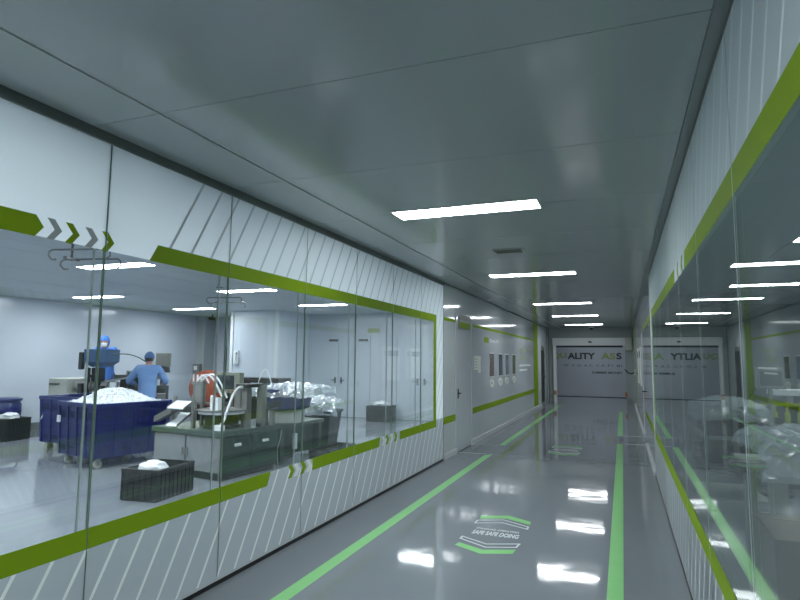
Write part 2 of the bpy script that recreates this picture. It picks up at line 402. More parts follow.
# posters' headings on the wall
wall_band([(11.95, 1.98), (12.4, 1.98), (12.4, 2.1), (11.95, 2.1)], 'green_mark', parent=wl)
text_obj('wall_lettering', 'QUALITY', M['white_vinyl'], wl, 12.5, 13.5, 1.99, 2.07, fr, .003)
text_obj('wall_lettering', 'QUALITY', M['letter_green'], wl, 16.4, 18.6, 1.84, 2.0, fr, .003)
text_obj('wall_lettering', 'ASS', M['letter_green'], wl, 16.4, 17.4, 1.62, 1.78, fr, .003)
wall_band([(16.4, 1.44), (18.5, 1.44), (18.5, 1.49), (16.4, 1.49)], 'text_line', M['white_vinyl'], parent=wl)
wall_band([(16.4, 1.31), (17.8, 1.31), (17.8, 1.36), (16.4, 1.36)], 'text_line', M['white_vinyl'], parent=wl)
bl = MB().box(XL, XL + .025, 8.99, 9.74, 0, .09).box(XL, XL + .025, 10.84, 21.0, 0, .09)
solid('baseboard_left', bl, M['base'], 'pale skirting along the corridor wall beyond the glass', 'skirting')
wr = structure('wall_right', 'pale corridor wall with notices beyond the tinted glass', 'wall', (XR, 9, 0))
MB().box(XR, XR + .12, 9.0, 12.2, 0, H).box(XR, XR + .12, 13.5, YB, 0, H).box(XR, XR + .12, 12.2, 13.5, 2.25, H).build('panel', M['wall'], wr, world=True)
wall_band([(9.0, 2.2), (12.1, 2.2), (12.1, 2.3), (9.0, 2.3)], x=XR, s=-1, parent=wr)
wall_band([(9.0, .57), (12.1, .57), (12.1, .67), (9.0, .67)], x=XR, s=-1, parent=wr)
wall_band([(19.4, .2), (20.1, .2), (20.1, H - .05), (19.4, H - .05)], 'green_stripe', x=XR, s=-1, parent=wr)
solid('baseboard_right', MB().box(XR - .025, XR, 13.52, YB, 0, .09).box(XR - .025, XR, 9.0, 12.18, 0, .05), M['base'], 'pale skirting along the wall beyond the tinted glass', 'skirting')

# end of the corridor: wall with a wide opening, sign wall behind it
we = structure('wall_end', 'dark grey corridor end wall around the wide door opening', 'wall', (-1.1, YB, 0))
MB().box(XL, -2.47, YB, YB + .12, 0, H).box(.10, XR, YB, YB + .12, 0, H).box(-2.47, .10, YB, YB + .12, 2.3, H).build('panel', M['end_wall'], we, world=True)
MB().box(-2.69, -2.67, YB - .004, YB, 0, H).build('joint', M['seam'], we, world=True)
sv = structure('wall_sign', 'pale inner wall with large lettering seen through the end door', 'wall', (-1.1, 27.5, 0))
MB().box(-4.2, 2.2, 27.5, 27.62, 0, 3.3).build('panel', M['sign_wall'], sv, world=True)
MB().box(-4.2, 2.2, 27.485, 27.5, 0, .022).build('skirting', M['seam'], sv, world=True)
fs = ((0, 27.5, 0), (1, 0, 0), (0, 0, 1))
# right x up = normal towards the viewer
def sx(u): return -2.431 + (u - 566) * .04309
text_obj('sign_lettering', 'QU', M['letter_green'], sv, sx(551.5), sx(566.3), 1.70, 1.99, fs, bold=.035)
text_obj('sign_lettering', 'ALITY', M['letter_dark'], sv, sx(567.6), sx(595.6), 1.70, 1.99, fs, bold=.035)
text_obj('sign_lettering', 'AS', M['letter_green'], sv, sx(601.3), sx(615.6), 1.70, 1.99, fs, bold=.035)
text_obj('sign_lettering', 'URANCE', M['letter_dark'], sv, sx(625.8), sx(663), 1.70, 1.99, fs, bold=.035)
text_obj('sign_lettering', 'S', M['letter_dark'], sv, sx(616.6), sx(621.6), 1.70, 1.99, fs, bold=.035)
text_obj('sign_lettering', 'W  C O  A C  C A  P I', M['letter_grey'], sv, sx(563), sx(613), 1.36, 1.47, fs, bold=.02)
text_obj('sign_lettering', 'N I', M['letter_dark'], sv, sx(616.8), sx(622), 1.36, 1.46, fs, bold=.022)
text_obj('sign_lettering', 'SUMMER MONEY', M['letter_dark'], sv, sx(592), sx(622), 1.05, 1.15, fs, bold=.022)
solid('wall_vestibule', MB().box(-4.32, -4.2, YB + .12, 27.62, 0, 3.3).box(2.2, 2.32, YB + .12, 27.62, 0, 3.3).box(-4.32, XL, YB + .12, YB + .2, 0, 3.3).box(XR, 2.32, YB + .12, YB + .2, 0, 3.3).box(-4.32, 2.32, YB + .12, 27.62, 3.3, 3.4), M['sign_wall'], 'side walls and ceiling of the space behind the end door', 'wall')
d = structure('door_1', 'wide roller door frame with a grey header box at the corridor end', 'door', (-1.15, YB, 0))
MB().box(-2.52, .10, YB - .22, YB - .001, 2.2, 2.49).build('header_box', M['base'], d, world=True, bevel=.01)
MB().box(-2.40, .02, YB - .12, YB - .02, 2.13, 2.2).build('rolled_curtain', M['black'], d, world=True)
MB().box(.10, .345, YB - .22, YB - .001, 2.02, 2.49).build('motor_box', M['cream'], d, world=True, bevel=.01)
for xa, xb in ((-2.50, -2.39), (.02, .13)):
    MB().box(xa, xb, YB - .16, YB - .001, 0, 2.2).build('side_post', M['white_trim'], d, world=True, bevel=.006)
for x in (-2.445, .10):
    MB().box(x - .05, x + .05, YB - .2, YB - .16, .32, .48).build('sensor', M['amber'], d, world=True)
MB().lathe([(.07, 0), (.07, .03), (.03, .05)], (0, 0, 0)).build('motion_sensor', M['black'], d).location = (.02, -.22, 2.31)
d.children[-1].rotation_euler = (PI / 2, 0, 0)

# doors of the corridor and rooms
def door(name, label, loc, rz, w, h, mat, leafs=1, slot=None, handle_x=None, closer=False):
    r = structure(name, label, 'door', loc); r.rotation_euler = (0, 0, rz)
    f = MB().box(-w / 2 - .05, -w / 2, -.03, .0, 0, h + .05).box(w / 2, w / 2 + .05, -.03, .0, 0, h + .05).box(-w / 2, w / 2, -.03, .0, h, h + .05)
    f.build('frame', mat, r)
    for k in range(leafs):
        a = -w / 2 + k * w / leafs + .006; b = a + w / leafs - .012
        lf = MB().box(a, b, -.02, .0, .012, h - .008).build('leaf', mat, r, bevel=.003)
        hx = (b - .09) if (leafs == 1 or k == 0) else (a + .09)
        if handle_x is not None: hx = handle_x
        hd = MB().box(hx - .025, hx + .025, -.03, -.02, .93, 1.1).cyl((hx, -.03, 1.02), (hx, -.075, 1.02), .012).cyl((hx, -.07, 1.02), (hx - .11 * (1 if k == 0 else -1), -.07, 1.02), .011)
        hd.build('handle', M['dark_metal'], lf)
        if slot: MB().box(slot[0], slot[1], -.024, -.02, slot[2], slot[3]).build('vision_slot', M['black'], lf)
        if closer: MB().box(b - .28, b - .02, -.07, -.02, h - .1, h - .04).build('closer', M['black'], lf)
    MB().box(-w / 2, w / 2, -.012, .0, 0.0, .014).build('threshold', M['black'], r)
    return r
M['door_paint'] = pbr('door_paint', (0.46, 0.52, 0.57, 1), 0.35)
door('door_2', 'flush grey corridor door below the green door sign', (XL - .015, 10.29, 0), PI / 2, 1.06, 2.4, M['wall'], 1, handle_x=-.42)
door('door_3', 'wide double door in the production room end wall', (-7.47, RY1 - .001, 0), 0, 1.86, 2.2, M['door_paint'], 2, closer=True)
door('door_4', 'second double door of the production room beside the glass', (-5.0, RY1 - .001, 0), 0, 1.4, 2.2, M['door_paint'], 2)
door('door_5', 'narrow door with a dark slot window beside the grey column', (-11.0, RY1 - .001, 0), 0, 1.5, 2.25, M['room_wall'], 1, slot=(-.4, -.3, .95, 1.95))
M['dim'] = pbr('dark_doorway', (0.03, 0.033, 0.033, 1), 0.3)
door('door_6', 'dark glazed door near the corridor end', (XL - .03, 21.55, 0), PI / 2, 1.0, 2.05, M['alu'], 1, slot=(-.40, .40, .12, 1.98))
door('door_7', 'flush grey door opposite in the corridor wall', (XR + .03, 12.85, 0), -PI / 2, 1.2, 2.2, M['wall'], 1)

# ------------------------------------------------------------------ glass partitions
def clip(poly, lo, hi):
    for sgn, lim in ((1, lo), (-1, -hi)):
        out = []
        for i in range(len(poly)):
            a, b = poly[i], poly[(i + 1) % len(poly)]
            da, db = sgn * a[0] - lim, sgn * b[0] - lim
            if da >= 0: out.append(a)
            if (da >= 0) != (db >= 0):
                t = da / (da - db); out.append((a[0] + t * (b[0] - a[0]), a[1] + t * (b[1] - a[1])))
        poly = out
        if len(poly) < 3: return []
    return poly
def rect(a, b, c, d): return [(a, c), (b, c), (b, d), (a, d)]
ZU0, ZU1, ZL0, ZL1 = 2.20, 2.31, .568, .678
ZM = (ZU0 + ZU1) / 2; ZN = (ZL0 + ZL1) / 2
def chev(y, z0, z1, w=.058, tip=.05, s=1):
    zm = (z0 + z1) / 2
    return [[(y, z1), (y + w, z1), (y + w + tip * s, zm), (y + tip * s, zm)], [(y + tip * s, zm), (y + w + tip * s, zm), (y + w, z0), (y, z0)]]
left_gfx = []     # (name, material key, list of convex polys)
left_gfx.append(('green_band', 'green_band', [rect(-1, 1.953, ZU0, ZU1), [(1.953, ZU0), (1.998, ZM), (1.953, ZU1)]]))
for i, y in enumerate((2.013, 2.118, 2.236, 2.345)):
    left_gfx.append(('chevron', ('grey_vinyl', 'green_band')[i % 2], chev(y, ZU0, ZU1, .042, .045)))
left_gfx.append(('green_band', 'green_band', [[(2.70, ZU0), (8.60, ZU0), (8.60, ZU1), (2.765, ZU1)]]))
left_gfx.append(('green_band', 'green_band', [rect(8.46, 8.60, ZL1, ZU0)]))
left_gfx.append(('green_band', 'green_band', [[(-1, ZL0), (4.06, ZL0), (4.11, ZL1), (-1, ZL1)]]))
for i, y in enumerate((4.37, 4.46, 4.57, 4.67)):
    left_gfx.append(('chevron', ('green_band', 'white_vinyl')[i % 2], chev(y, ZL0, ZL1, .06, .05)))
left_gfx.append(('green_band', 'green_band', [[(4.79, ZL0), (6.36, ZL0), (6.40, ZL1), (4.79, ZL1)]]))
for i, y in enumerate((6.44, 6.56, 6.70, 6.83)):
    left_gfx.append(('chevron', ('white_vinyl', 'green_band')[i % 2], chev(y, ZL0, ZL1, .07, .05)))
left_gfx.append(('green_band', 'green_band', [rect(7.05, 8.60, ZL0, ZL1)]))
right_gfx = [('green_band', 'green_band', [[(-1, ZU0), (4.06, ZU0), (4.01, ZU1), (-1, ZU1)]])]
for i, y in enumerate((4.15, 4.30, 4.45, 4.60)):
    right_gfx.append(('chevron', ('green_band', 'white_vinyl')[i % 2], chev(y, ZU0, ZU1, .06, .05)))
right_gfx.append(('green_band', 'green_band', [rect(4.8, 8.6, ZU0, ZU1)]))
right_gfx.append(('green_band', 'green_band', [rect(-1, 8.6, ZL0, ZL1)]))
right_gfx.append(('green_band', 'green_band', [rect(8.46, 8.6, ZL1, ZU0)]))

wn = 0
def partition(seams, x, side, gfx, gmat, ftop, flow, seal, labels, gap):
    """side -1: the room lies towards -x, +1: towards +x. Films sit on the back of the corridor-side pane."""
    global wn
    for a, b, lab in zip(seams[:-1], seams[1:], labels):
        wn += 1
        w = structure('window_%d' % wn, lab, 'glass partition', (x, (a + b) / 2, 0))
        def slab(name, x0, x1, y0, y1, z0, z1, mat):
            return MB().box(min(x0, x1), max(x0, x1), y0, y1, z0, z1).build(name, mat, w, world=True)
        e = .004 if gap else .0006
        pe = e + .0035 if gap else .0003
        slab('pane', x, x + side * .010, a + pe, b - pe, .05, H - .05, gmat)
        if gap: slab('pane', x + side * gap, x + side * (gap + .010), a + e, b - e, .05, H - .05, gmat)
        if gap: slab('joint_seal', x, x + side * .010, b - e + .001, b + e - .001, .05, H - .05, M[seal])
        else: slab('joint_seal', x - side * .0036, x - side * .0031, b - .003, b + .003, .05, H - .05, M[seal])
        if gap:
            for q in (b - e, b + e): slab('glass_edge', x, x + side * .010, q - .0035, q + .0015, .05, H - .05, M['edge'])
        if gap: slab('joint_seal', x + side * gap, x + side * (gap + .010), b - e, b + e, .05, H - .05, M['seal_light'])
        f0, f1 = x - side * .0004, x - side * .0016
        tp = MB().box(min(f0, f1), max(f0, f1), a + e, b - e, ZU0 + .004, H - .05)
        lo = MB().box(min(f0, f1), max(f0, f1), a + e, b - e, .05, ZL1 - .004)
        if b > 8.7: tp.box(min(f0, f1), max(f0, f1), 8.47, b - e, ZL1 - .003, ZU0 + .003)
        tp.build('frosted_film', ftop, w, world=True); lo.build('frosted_film', flow, w, world=True)
        for nm, mk, polys in gfx:
            mb = MB(); any_ = False
            for p in polys:
                q = clip(p, a + e, b - e)
                if q: mb.prism(q, min(x - side * .0020, x - side * .0030), max(x - side * .0020, x - side * .0030), axis=0); any_ = True
            if any_: mb.build(nm, M[mk], w, world=True)
LS = [.176, 1.276, 2.376, 3.476, 4.6, 5.68, 6.77, 7.876, 8.985]
LLAB = ['glass bay of the production room beside the camera', 'glass bay with the thick green arrow band end',
        'glass bay with grey and green chevrons at its top band', 'glass bay in front of the black crate', 'glass bay in front of the green cabinet',
        'glass bay in front of the wrapped blue tub', 'glass bay in front of the production room double door', 'glass bay before the last, showing the second double door',
        'last glass bay, closed by the upright green band']
LLAB = [LLAB[1], LLAB[2], LLAB[3], LLAB[4], LLAB[5], LLAB[6], LLAB[7], LLAB[8]]
partition(LS, XL, -1, left_gfx, M['glass_l'], M['film_top'], M['film_low'], 'seal', LLAB, .08)
RS = [-1.0, .1, 1.2, 2.3, 3.4, 4.5, 5.6, 6.7, 7.8, 8.985]
RLAB = ['tinted glass bay behind the camera', 'tinted glass bay beside the camera', 'tinted glass bay in front of the carton and wrapped table',
        'tinted glass bay just past the first pale seam', 'tinted glass bay where the top band breaks into chevrons', 'tinted glass bay following the chevrons', 'middle distance tinted glass bay',
        'tinted glass bay one before the last', 'last tinted glass bay before the wall with notices']
partition(RS, XR, 1, right_gfx, M['glass_r'], M['film_right_top'], M['film_right_low'], 'seal_light', RLAB, 0)
# channels holding the glass
def channel(n, y1, x, side, z0, z1, mat, lab, over=0.0):
    a, b = x - side * over, x + side * .11
    solid('trim_%d' % n, MB().box(min(a, b), max(a, b), RY0, y1, z0, z1), mat, lab, 'trim')
channel(1, 8.99, XL, -1, H - .05, H + .01, M['channel'], 'dark channel holding the clear glass at the ceiling', .02)
channel(2, 8.99, XL, -1, 0, .03, M['black'], 'black channel holding the clear glass at the floor', .004)
channel(3, 8.99, XL, -1, .03, .05, M['base'], 'pale ledge below the clear glass')
channel(4, 8.99, XR, 1, H - .05, H - .012, M['channel'], 'dark channel holding the tinted glass at the ceiling')
channel(5, 8.99, XR, 1, 0, .03, M['black'], 'black channel holding the tinted glass at the floor', .004)
channel(6, 8.99, XR, 1, .03, .05, M['base'], 'pale ledge below the tinted glass')
solid('trim_7', MB().box(XL - .11, XL + .002, 8.985, 9.0, 0, H), M['seam'], 'dark upright joint where the clear glass meets the wall', 'trim')
solid('trim_8', MB().box(XR - .002, XR + .11, 8.985, 9.0, 0, H), M['seal_light'], 'pale upright edge where the tinted glass ends', 'trim')

# ------------------------------------------------------------------ ceiling lights
def light(x, y, label, mat, group, w=1.23, dpt=.27, z=H, tone='white_trim'):
    t = empty('ceiling_light', (x, y, z), 0, label, 'ceiling light', group)
    f = MB().box(-w / 2 - .015, w / 2 + .015, -dpt / 2 - .015, -dpt / 2, -.006, .0).box(-w / 2 - .015, w / 2 + .015, dpt / 2, dpt / 2 + .015, -.006, 0)
    f.box(-w / 2 - .015, -w / 2, -dpt / 2, dpt / 2, -.006, 0).box(w / 2, w / 2 + .015, -dpt / 2, dpt / 2, -.006, 0)
    f.build('frame', M[tone], t)
    MB().box(-w / 2, w / 2, -dpt / 2, dpt / 2, -.004, -.0005).build('diffuser', mat, t)
    return t
names = ['corridor light panel behind the camera', 'corridor light panel straight above the camera', 'largest corridor light panel, before the square air vent', 'corridor light panel just past the air vent',
         'third lit corridor panel from the end door', 'second lit corridor panel from the end door', 'corridor light panel closest to the end door']
for y, n in zip((-3.0, .6, 4.63, 8.5, 13.05, 16.72, 20.8), names):
    light(-1.215, y, n, M['light'], 'corridor ceiling lights')
for i, x in enumerate((-6.6, -10.4, -4.3)):
    for j, y in enumerate((0.0, 3.0, 5.93, 8.95, 11.9) if i < 2 else (-1.5, 1.4, 5.2, 9.0, 12.7)):
        light(x, y, 'production room light %s, %s from its door end' % (('in the middle row', 'in the row along the back wall', 'in the row behind the frosted film')[i], ('fifth', 'fourth', 'third', 'second', 'first')[4 - j if False else j]), M['room_light'], 'production room ceiling lights', 1.2, .27)
for j, y in enumerate((-1.0, 3.0, 6.9, 10.8)):
    light(2.33, y, 'light seen through the tinted glass, %s from its far wall' % ('fourth', 'third', 'second', 'first')[j], M['side_light'], 'lights of the room behind tinted glass', 1.23, .27)
light(-1.0, 25.3, 'unseen light panel added to brighten the sign wall behind the end door', M['dim_light'], 'added light behind the end door', 1.23, .3, 3.3)  # unseen lamp, added to bring up the sign wall's brightness

v = empty('air_vent', (-1.2, 6.57, H), 0, 'small square grey air vent in the corridor ceiling', 'vent')
vf = MB()
for a in (-.17, .155): vf.box(a, a + .015, -.12, .12, -.008, 0)
for a in (-.12, .105): vf.box(-.155, .155, a, a + .015, -.008, 0)
vf.build('frame', M['cream'], v)
MB().box(-.155, .155, -.105, .105, -.002, -.0005).build('backing', M['olive'], v)
vs_ = MB()
for k in range(9): vs_.box(-.155, .155, -.1 + k * .023, -.094 + k * .023, -.007, -.002)
vs_.build('slat', M['hmi'], v)
dm = empty('dome_camera', (-1.05, 22.4, H), 0, 'tiny dark dome camera on the ceiling before the end door', 'camera')
MB().lathe([(.09, 0), (.09, -.03), (.06, -.035)], n=20).build('mount', M['white'], dm)
MB().lathe([(.065, -.035), (.055, -.07), (.03, -.09), (.005, -.098)], n=20).build('dome', M['black'], dm)

# ------------------------------------------------------------------ corridor wall things
s = empty('door_sign', (XL + .001, 10.3, 2.30), 0, 'green and dark door sign mounted above the flush grey door', 'sign')
MB().box(0, .02, -.4, .4, -.13, .13).build('board', M['cab_grey'], s, bevel=.003)
MB().box(.0202, .022, -.38, .38, -.115, -.01).build('green_field', M['green_band'], s)
MB().box(.0202, .022, -.38, .38, .02, .115).build('dark_field', M['letter_grey'], s)
n = empty('notice_board', (XL + .001, 11.32, 1.55), 0, 'pair of white notice sheets next to the flush grey door', 'notice')
MB().box(0, .012, -.26, .02, -.14, .14).build('sheet', M['paper'], n)
MB().box(0, .012, .05, .26, -.2, .14).build('sheet', M['paper'], n)
tl = MB()
for k in range(4): tl.box(.0122, .013, -.22, -.02, -.1 + k * .055, -.08 + k * .055)
tl.build('text_line', M['grey_vinyl'], n)
ph = [(12.66, 'photo_brown', 'brownish photo poster, the first after the white notices'), (13.64, 'photo_dark', 'dark blue photo poster following the brownish one'),
      (14.46, 'photo_blue', 'pale blue photo poster between the dark and the olive posters'), (15.45, 'photo_olive', 'olive photo poster, last of the row towards the lettering')]
for i, (y, mk, lab) in enumerate(ph):
    p = empty('photo_poster', (XL + .001, y, 1.5), 0, lab, 'poster', 'photo posters along the corridor wall')
    MB().box(0, .01, -.24, .24, -.27, .27).build('mount', M['white'], p)
    MB().box(.0102, .014, -.22, .22, -.25, .25).build('picture', M[mk], p)
    b = empty('oval_caption', (XL + .001, y, 1.10), 0, 'oval pale caption disc under the %s' % lab.split(',')[0].split(' following')[0].split(' between')[0], 'label', 'oval captions under the posters')
    MB().prism([(.25 * math.cos(q * PI / 16), .10 * math.sin(q * PI / 16)) for q in range(32)], 0, .01, axis=0).build('disc', M['paper'], b)
    MB().box(.0102, .012, -.08, .08, -.02, .02).build('text_line', M['grey_vinyl'], b)
for y, lab in ((14.6, 'white notice on the wall past the tinted glass'), (16.4, 'second white notice towards the end door')):
    p = empty('wall_notice', (XR - .001, y, 1.55), 0, lab, 'notice', 'notices past the tinted glass')
    MB().box(-.012, 0, -.45, .45, -.5, .4).build('sheet', M['paper'], p)
    MB().box(-.014, -.0122, -.35, .35, .15, .3).build('picture', M['photo_blue'], p)
k = empty('door_lever', (XR - .001, 21.2, 1.25), 0, 'black lever arm sticking out near the end door', 'lever')
MB().box(-.03, 0, -.06, .06, -.1, .1).build('plate', M['cream'], k)
MB().tube([(-.03, 0, -.02), (-.12, 0, -.06), (-.22, 0, -.03), (-.32, 0, .08)], .022).build('arm', M['black'], k, smooth=True)

# ------------------------------------------------------------------ production room: bins
def caster(parent, x, y, z1=.15, rz=0):
    c = MB().box(x - .045, x + .045, y - .045, y + .045, z1 - .015, z1).box(x - .032, x - .026, y - .03, y + .03, .045, z1 - .01).box(x + .026, x + .032, y - .03, y + .03, .045, z1 - .01)
    c = c.build('caster', M['steel'], parent)
    MB().cyl((x - .022, y, .058), (x + .022, y, .058), .058, 18).build('wheel', M['cream'], c, smooth=True)
    return c
def pallet_bin(loc, rz, label, w=1.04, dd=1.2, h=.93, group='blue pallet bins on casters'):
    t = empty('pallet_bin', loc, rz, label, 'bin', group)
    b = MB(); x, y = w / 2, dd / 2; th = .035; tz = .03
    # walls (slightly tapered towards the floor)
    for sx_, sy_ in ((1, 0), (-1, 0), (0, 1), (0, -1)):
        if sx_:
            b.frustum((sx_ * (x - tz) - th / 2 - sx_ * th / 2, sx_ * (x - tz) + th / 2 - sx_ * th / 2, -y + tz, y - tz), .15, (sx_ * x - th / 2 - sx_ * th / 2, sx_ * x + th / 2 - sx_ * th / 2, -y, y), h - .05)
        else:
            b.frustum((-x + tz, x - tz, sy_ * (y - tz) - th / 2 - sy_ * th / 2, sy_ * (y - tz) + th / 2 - sy_ * th / 2), .15, (-x, x, sy_ * y - th / 2 - sy_ * th / 2, sy_ * y + th / 2 - sy_ * th / 2), h - .05)
    b.box(-x + tz, x - tz, -y + tz, y - tz, .15, .19)
    b.build('body', M['blue'], t)
    r = MB(); e = .022
    r.box(-x - e, x + e, -y - e, -y + .03, h - .06, h).box(-x - e, x + e, y - .03, y + e, h - .06, h).box(-x - e, -x + .03, -y + .03, y - .03, h - .06, h).box(x - .03, x + e, -y + .03, y - .03, h - .06, h)
    r.build('rim', M['blue'], t, bevel=.008)
    q = MB()
    for f in (-1, -.5, 0, .5, 1):
        for sg in (-1, 1):
            q.frustum((f * (x - .05) - .022, f * (x - .05) + .022, sg * (y - tz) - .02, sg * (y - tz) + .02), .16, (f * (x - .03) - .022, f * (x - .03) + .022, sg * y - .018, sg * y + .018), h - .06)
            q.frustum((sg * (x - tz) - .02, sg * (x - tz) + .02, f * (y - .05) - .022, f * (y - .05) + .022), .16, (sg * x - .018, sg * x + .018, f * (y - .03) - .022, f * (y - .03) + .022), h - .06)
    for z, tt in ((.34, .022), (.62, .010)):
        q.box(-x + tt, x - tt, -y - .012 + tt, -y + tt + .01, z, z + .03).box(-x + tt, x - tt, y - tt - .01, y + .012 - tt, z, z + .03)
        q.box(-x - .012 + tt, -x + tt + .01, -y + tt, y - tt, z, z + .03).box(x - tt - .01, x + .012 - tt, -y + tt, y - tt, z, z + .03)
    q.build('rib', M['blue'], t)
    for z0, z1, tt in ((.70, .80, .005), (.21, .29, .026)):
        for f in (-.75, -.25, .25, .75):
            for sg in (-1, 1):
                va, vb = MB(), MB()
                for k in range(5):
                    o = (k - 2) * .036
                    va.box(f * x + o - .011, f * x + o + .011, sg * (y - tt) - .004, sg * (y - tt) + .004, z0, z1)
                    vb.box(sg * (x - tt) - .004, sg * (x - tt) + .004, f * y + o - .011, f * y + o + .011, z0, z1)
                va.build('vent', M['blue_dark'], t); vb.build('vent', M['blue_dark'], t)
    for px_ in (-1, 1):
        for py_ in (-1, 1): caster(t, px_ * (x - .13), py_ * (y - .13))
    return t
a1 = -math.radians(11.5)
cx, cy = -7.02, 6.14          # front corner of the bin
e1 = Vector((math.cos(a1), math.sin(a1))); e2 = Vector((-math.sin(a1), math.cos(a1)))
c1 = Vector((cx, cy)) - e1 * .52 + e2 * .6
bin1 = pallet_bin((c1.x, c1.y, 0), a1, 'large blue pallet bin heaped with white plastic parts')
MB().box(-.5, -.44, -.628, -.6, .62, .72).build('tag', M['white'], bin1)
c2 = Vector((-9.36, 6.98)) + Vector((.52, .60))
bin2 = pallet_bin((c2.x, c2.y + .05, 0), -.06, 'blue pallet bin standing half hidden behind the heaped one')
MB().prism([(-.47, .52), (-.43, .56), (-.41, .62), (-.45, .58)], -.612, -.606, axis=1).build('tag', M['white'], bin2)

# heap of white parts in the bin (nobody could count them)
hp = MB(); N = 34; W_, D_ = .965, 1.125
def hz(u, v):
    e = min(u, 1 - u, v, 1 - v); top = smoothstep(e / .42)
    return .86 + .05 * smoothstep(e / .06) + .20 * top * (1 - .45 * abs(u - .42) - .25 * abs(v - .4)) + .012 * noise.noise(Vector((u * 14, v * 14, 3)))
vs = [((u / N - .5) * W_, (w / N - .5) * D_, hz(u / N, w / N)) for w in range(N + 1) for u in range(N + 1)]
fc = [(w * (N + 1) + u, w * (N + 1) + u + 1, (w + 1) * (N + 1) + u + 1, (w + 1) * (N + 1) + u) for w in range(N) for u in range(N)]
hp.add(vs, fc)
for i in range(1500):
    u, w = random.random(), random.random()
    p = Vector(((u - .5) * W_ * .97, (w - .5) * D_ * .97, hz(u, w) + .006))
    R = Matrix.Rotation(random.random() * 6.3, 4, 'Z') @ Matrix.Rotation(random.uniform(-.9, .9), 4, 'X') @ Matrix.Rotation(random.uniform(-.9, .9), 4, 'Y')
    hp.M = Matrix.Translation(p) @ R
    L, B = random.uniform(.018, .034), random.uniform(.008, .014)
    hp.frustum((-L, L, -B, B), -.004, (-L * .75, L * .75, -B * .6, B * .6), .007)
hp.M = Matrix.Identity(4)
heap = hp.build('plastic_parts', M['heap'])
heap.location = (c1.x, c1.y, 0.0); heap.rotation_euler = (0, 0, a1)
tag(heap, 'mound of loose white plastic parts filling the large blue bin', 'plastic parts', None, 'stuff')

# black stacking crate
def crate(loc, rz, w, dd, h, label, group=None, cat='crate'):
    t = empty('stacking_crate', loc, rz, label, cat, group)
    b = MB(); x, y, th = w / 2, dd / 2, .018
    b.box(-x, x, -y, -y + th, 0, h).box(-x, x, y - th, y, 0, h).box(-x, -x + th, -y + th, y - th, 0, h).box(x - th, x, -y + th, y - th, 0, h).box(-x + th, x - th, -y + th, y - th, 0, .02)
    b.build('body', M['black'], t)
    r = MB(); e = .012
    r.box(-x - e, x + e, -y - e, -y, h - .035, h).box(-x - e, x + e, y, y + e, h - .035, h).box(-x - e, -x, -y, y, h - .035, h).box(x, x + e, -y, y, h - .035, h)
    r.build('rim', M['black'], t, bevel=.003)
    q = MB()
    nx, ny = max(3, int(w / .07)), max(3, int(dd / .07))
    for i in range(nx + 1):
        px_ = -x + i * w / nx
        for sg in (-1, 1): q.box(px_ - .006, px_ + .006, sg * y - .009, sg * y + .009, .01, h - .03)
    for i in range(ny + 1):
        py_ = -y + i * dd / ny
        for sg in (-1, 1): q.box(sg * x - .009, sg * x + .009, py_ - .006, py_ + .006, .01, h - .03)
    for sg in (-1, 1):
        q.box(-x, x, sg * y - .008, sg * y + .008, h * .45, h * .45 + .014); q.box(sg * x - .008, sg * x + .008, -y, y, h * .45, h * .45 + .014)
    q.build('rib', M['black'], t)
    return t
ac = math.radians(6)
u1 = Vector((math.cos(ac), math.sin(ac))); u2 = Vector((-math.sin(ac), math.cos(ac)))
kc = Vector((-4.855, 5.09)) - u1 * .23 + u2 * .33
crate((kc.x, kc.y, 0), ac, .46, .66, .35, 'open black ribbed crate on the floor before the green cabinet')
def crumple(name, mat, loc, sx_, sy_, sz_, seed, label, cat, parent=None, n=18, amp=.35, kind=None):
    mb = MB(); vs = []; fs = []
    for i in range(n + 1):
        th = PI * i / n
        for j in range(2 * n):
            ph_ = PI * j / n
            q = Vector((math.sin(th) * math.cos(ph_), math.sin(th) * math.sin(ph_), math.cos(th)))
            k_ = 1 + amp * noise.noise(q * 2.2 + Vector((seed, 0, 0))) + amp * .5 * abs(noise.noise(q * 6 + Vector((0, seed, 0))))
            z = q.z * k_ * sz_
            vs.append((q.x * k_ * sx_, q.y * k_ * sy_, max(z, -sz_ * .55)))
    for i in range(n):
        for j in range(2 * n): fs.append((i * 2 * n + j, i * 2 * n + (j + 1) % (2 * n), (i + 1) * 2 * n + (j + 1) % (2 * n), (i + 1) * 2 * n + j))
    mb.add(vs, fs); o = mb.build(name, mat, parent, smooth=False); o.location = loc
    if label: tag(o, label, cat, None, kind)
    return o
crumple('plastic_bag', M['white'], (kc.x - .03, kc.y - .08, .30), .15, .17, .10, 3.0, 'white plastic bag lying in the open black crate', 'bag')
crate((-11.10, 7.72, 0), .1, .50, .5, .42, 'black crate next to the blue barrel by the back wall')
crumple('white_bag', M['white'], (-11.10, 7.72, .44), .17, .15, .07, 5.5, 'small white bag on the crate beside the blue barrel', 'bag')
t = empty('blue_barrel', (-11.72, 8.02, 0), 0, 'blue plastic barrel near the back wall', 'barrel')
MB().lathe([(.26, 0), (.29, .04), (.31, .3), (.31, .62), (.28, .70)], n=28).build('body', M['blue'], t, smooth=True)
MB().lathe([(.315, .70), (.325, .71), (.325, .745), (.25, .76)], n=28).build('lid', M['blue'], t, smooth=True)
rb = MB()
for z in (.22, .48): rb.lathe([(.305, z), (.322, z + .01), (.322, z + .03), (.305, z + .04)], n=28)
rb.build('hoop', M['blue'], t, smooth=True)
crate((-5.95, 14.0, 0), .08, .62, .55, .40, 'black crate topped with white bags before the double doors')
crumple('white_bag', M['white'], (-5.95, 14.0, .44), .22, .18, .07, 8.5, 'white bag on the crate before the double doors', 'bag')
crate((-4.52, 8.62, 0), .0, .36, .95, .16, 'flat black tray crate on the floor behind the dark stand')

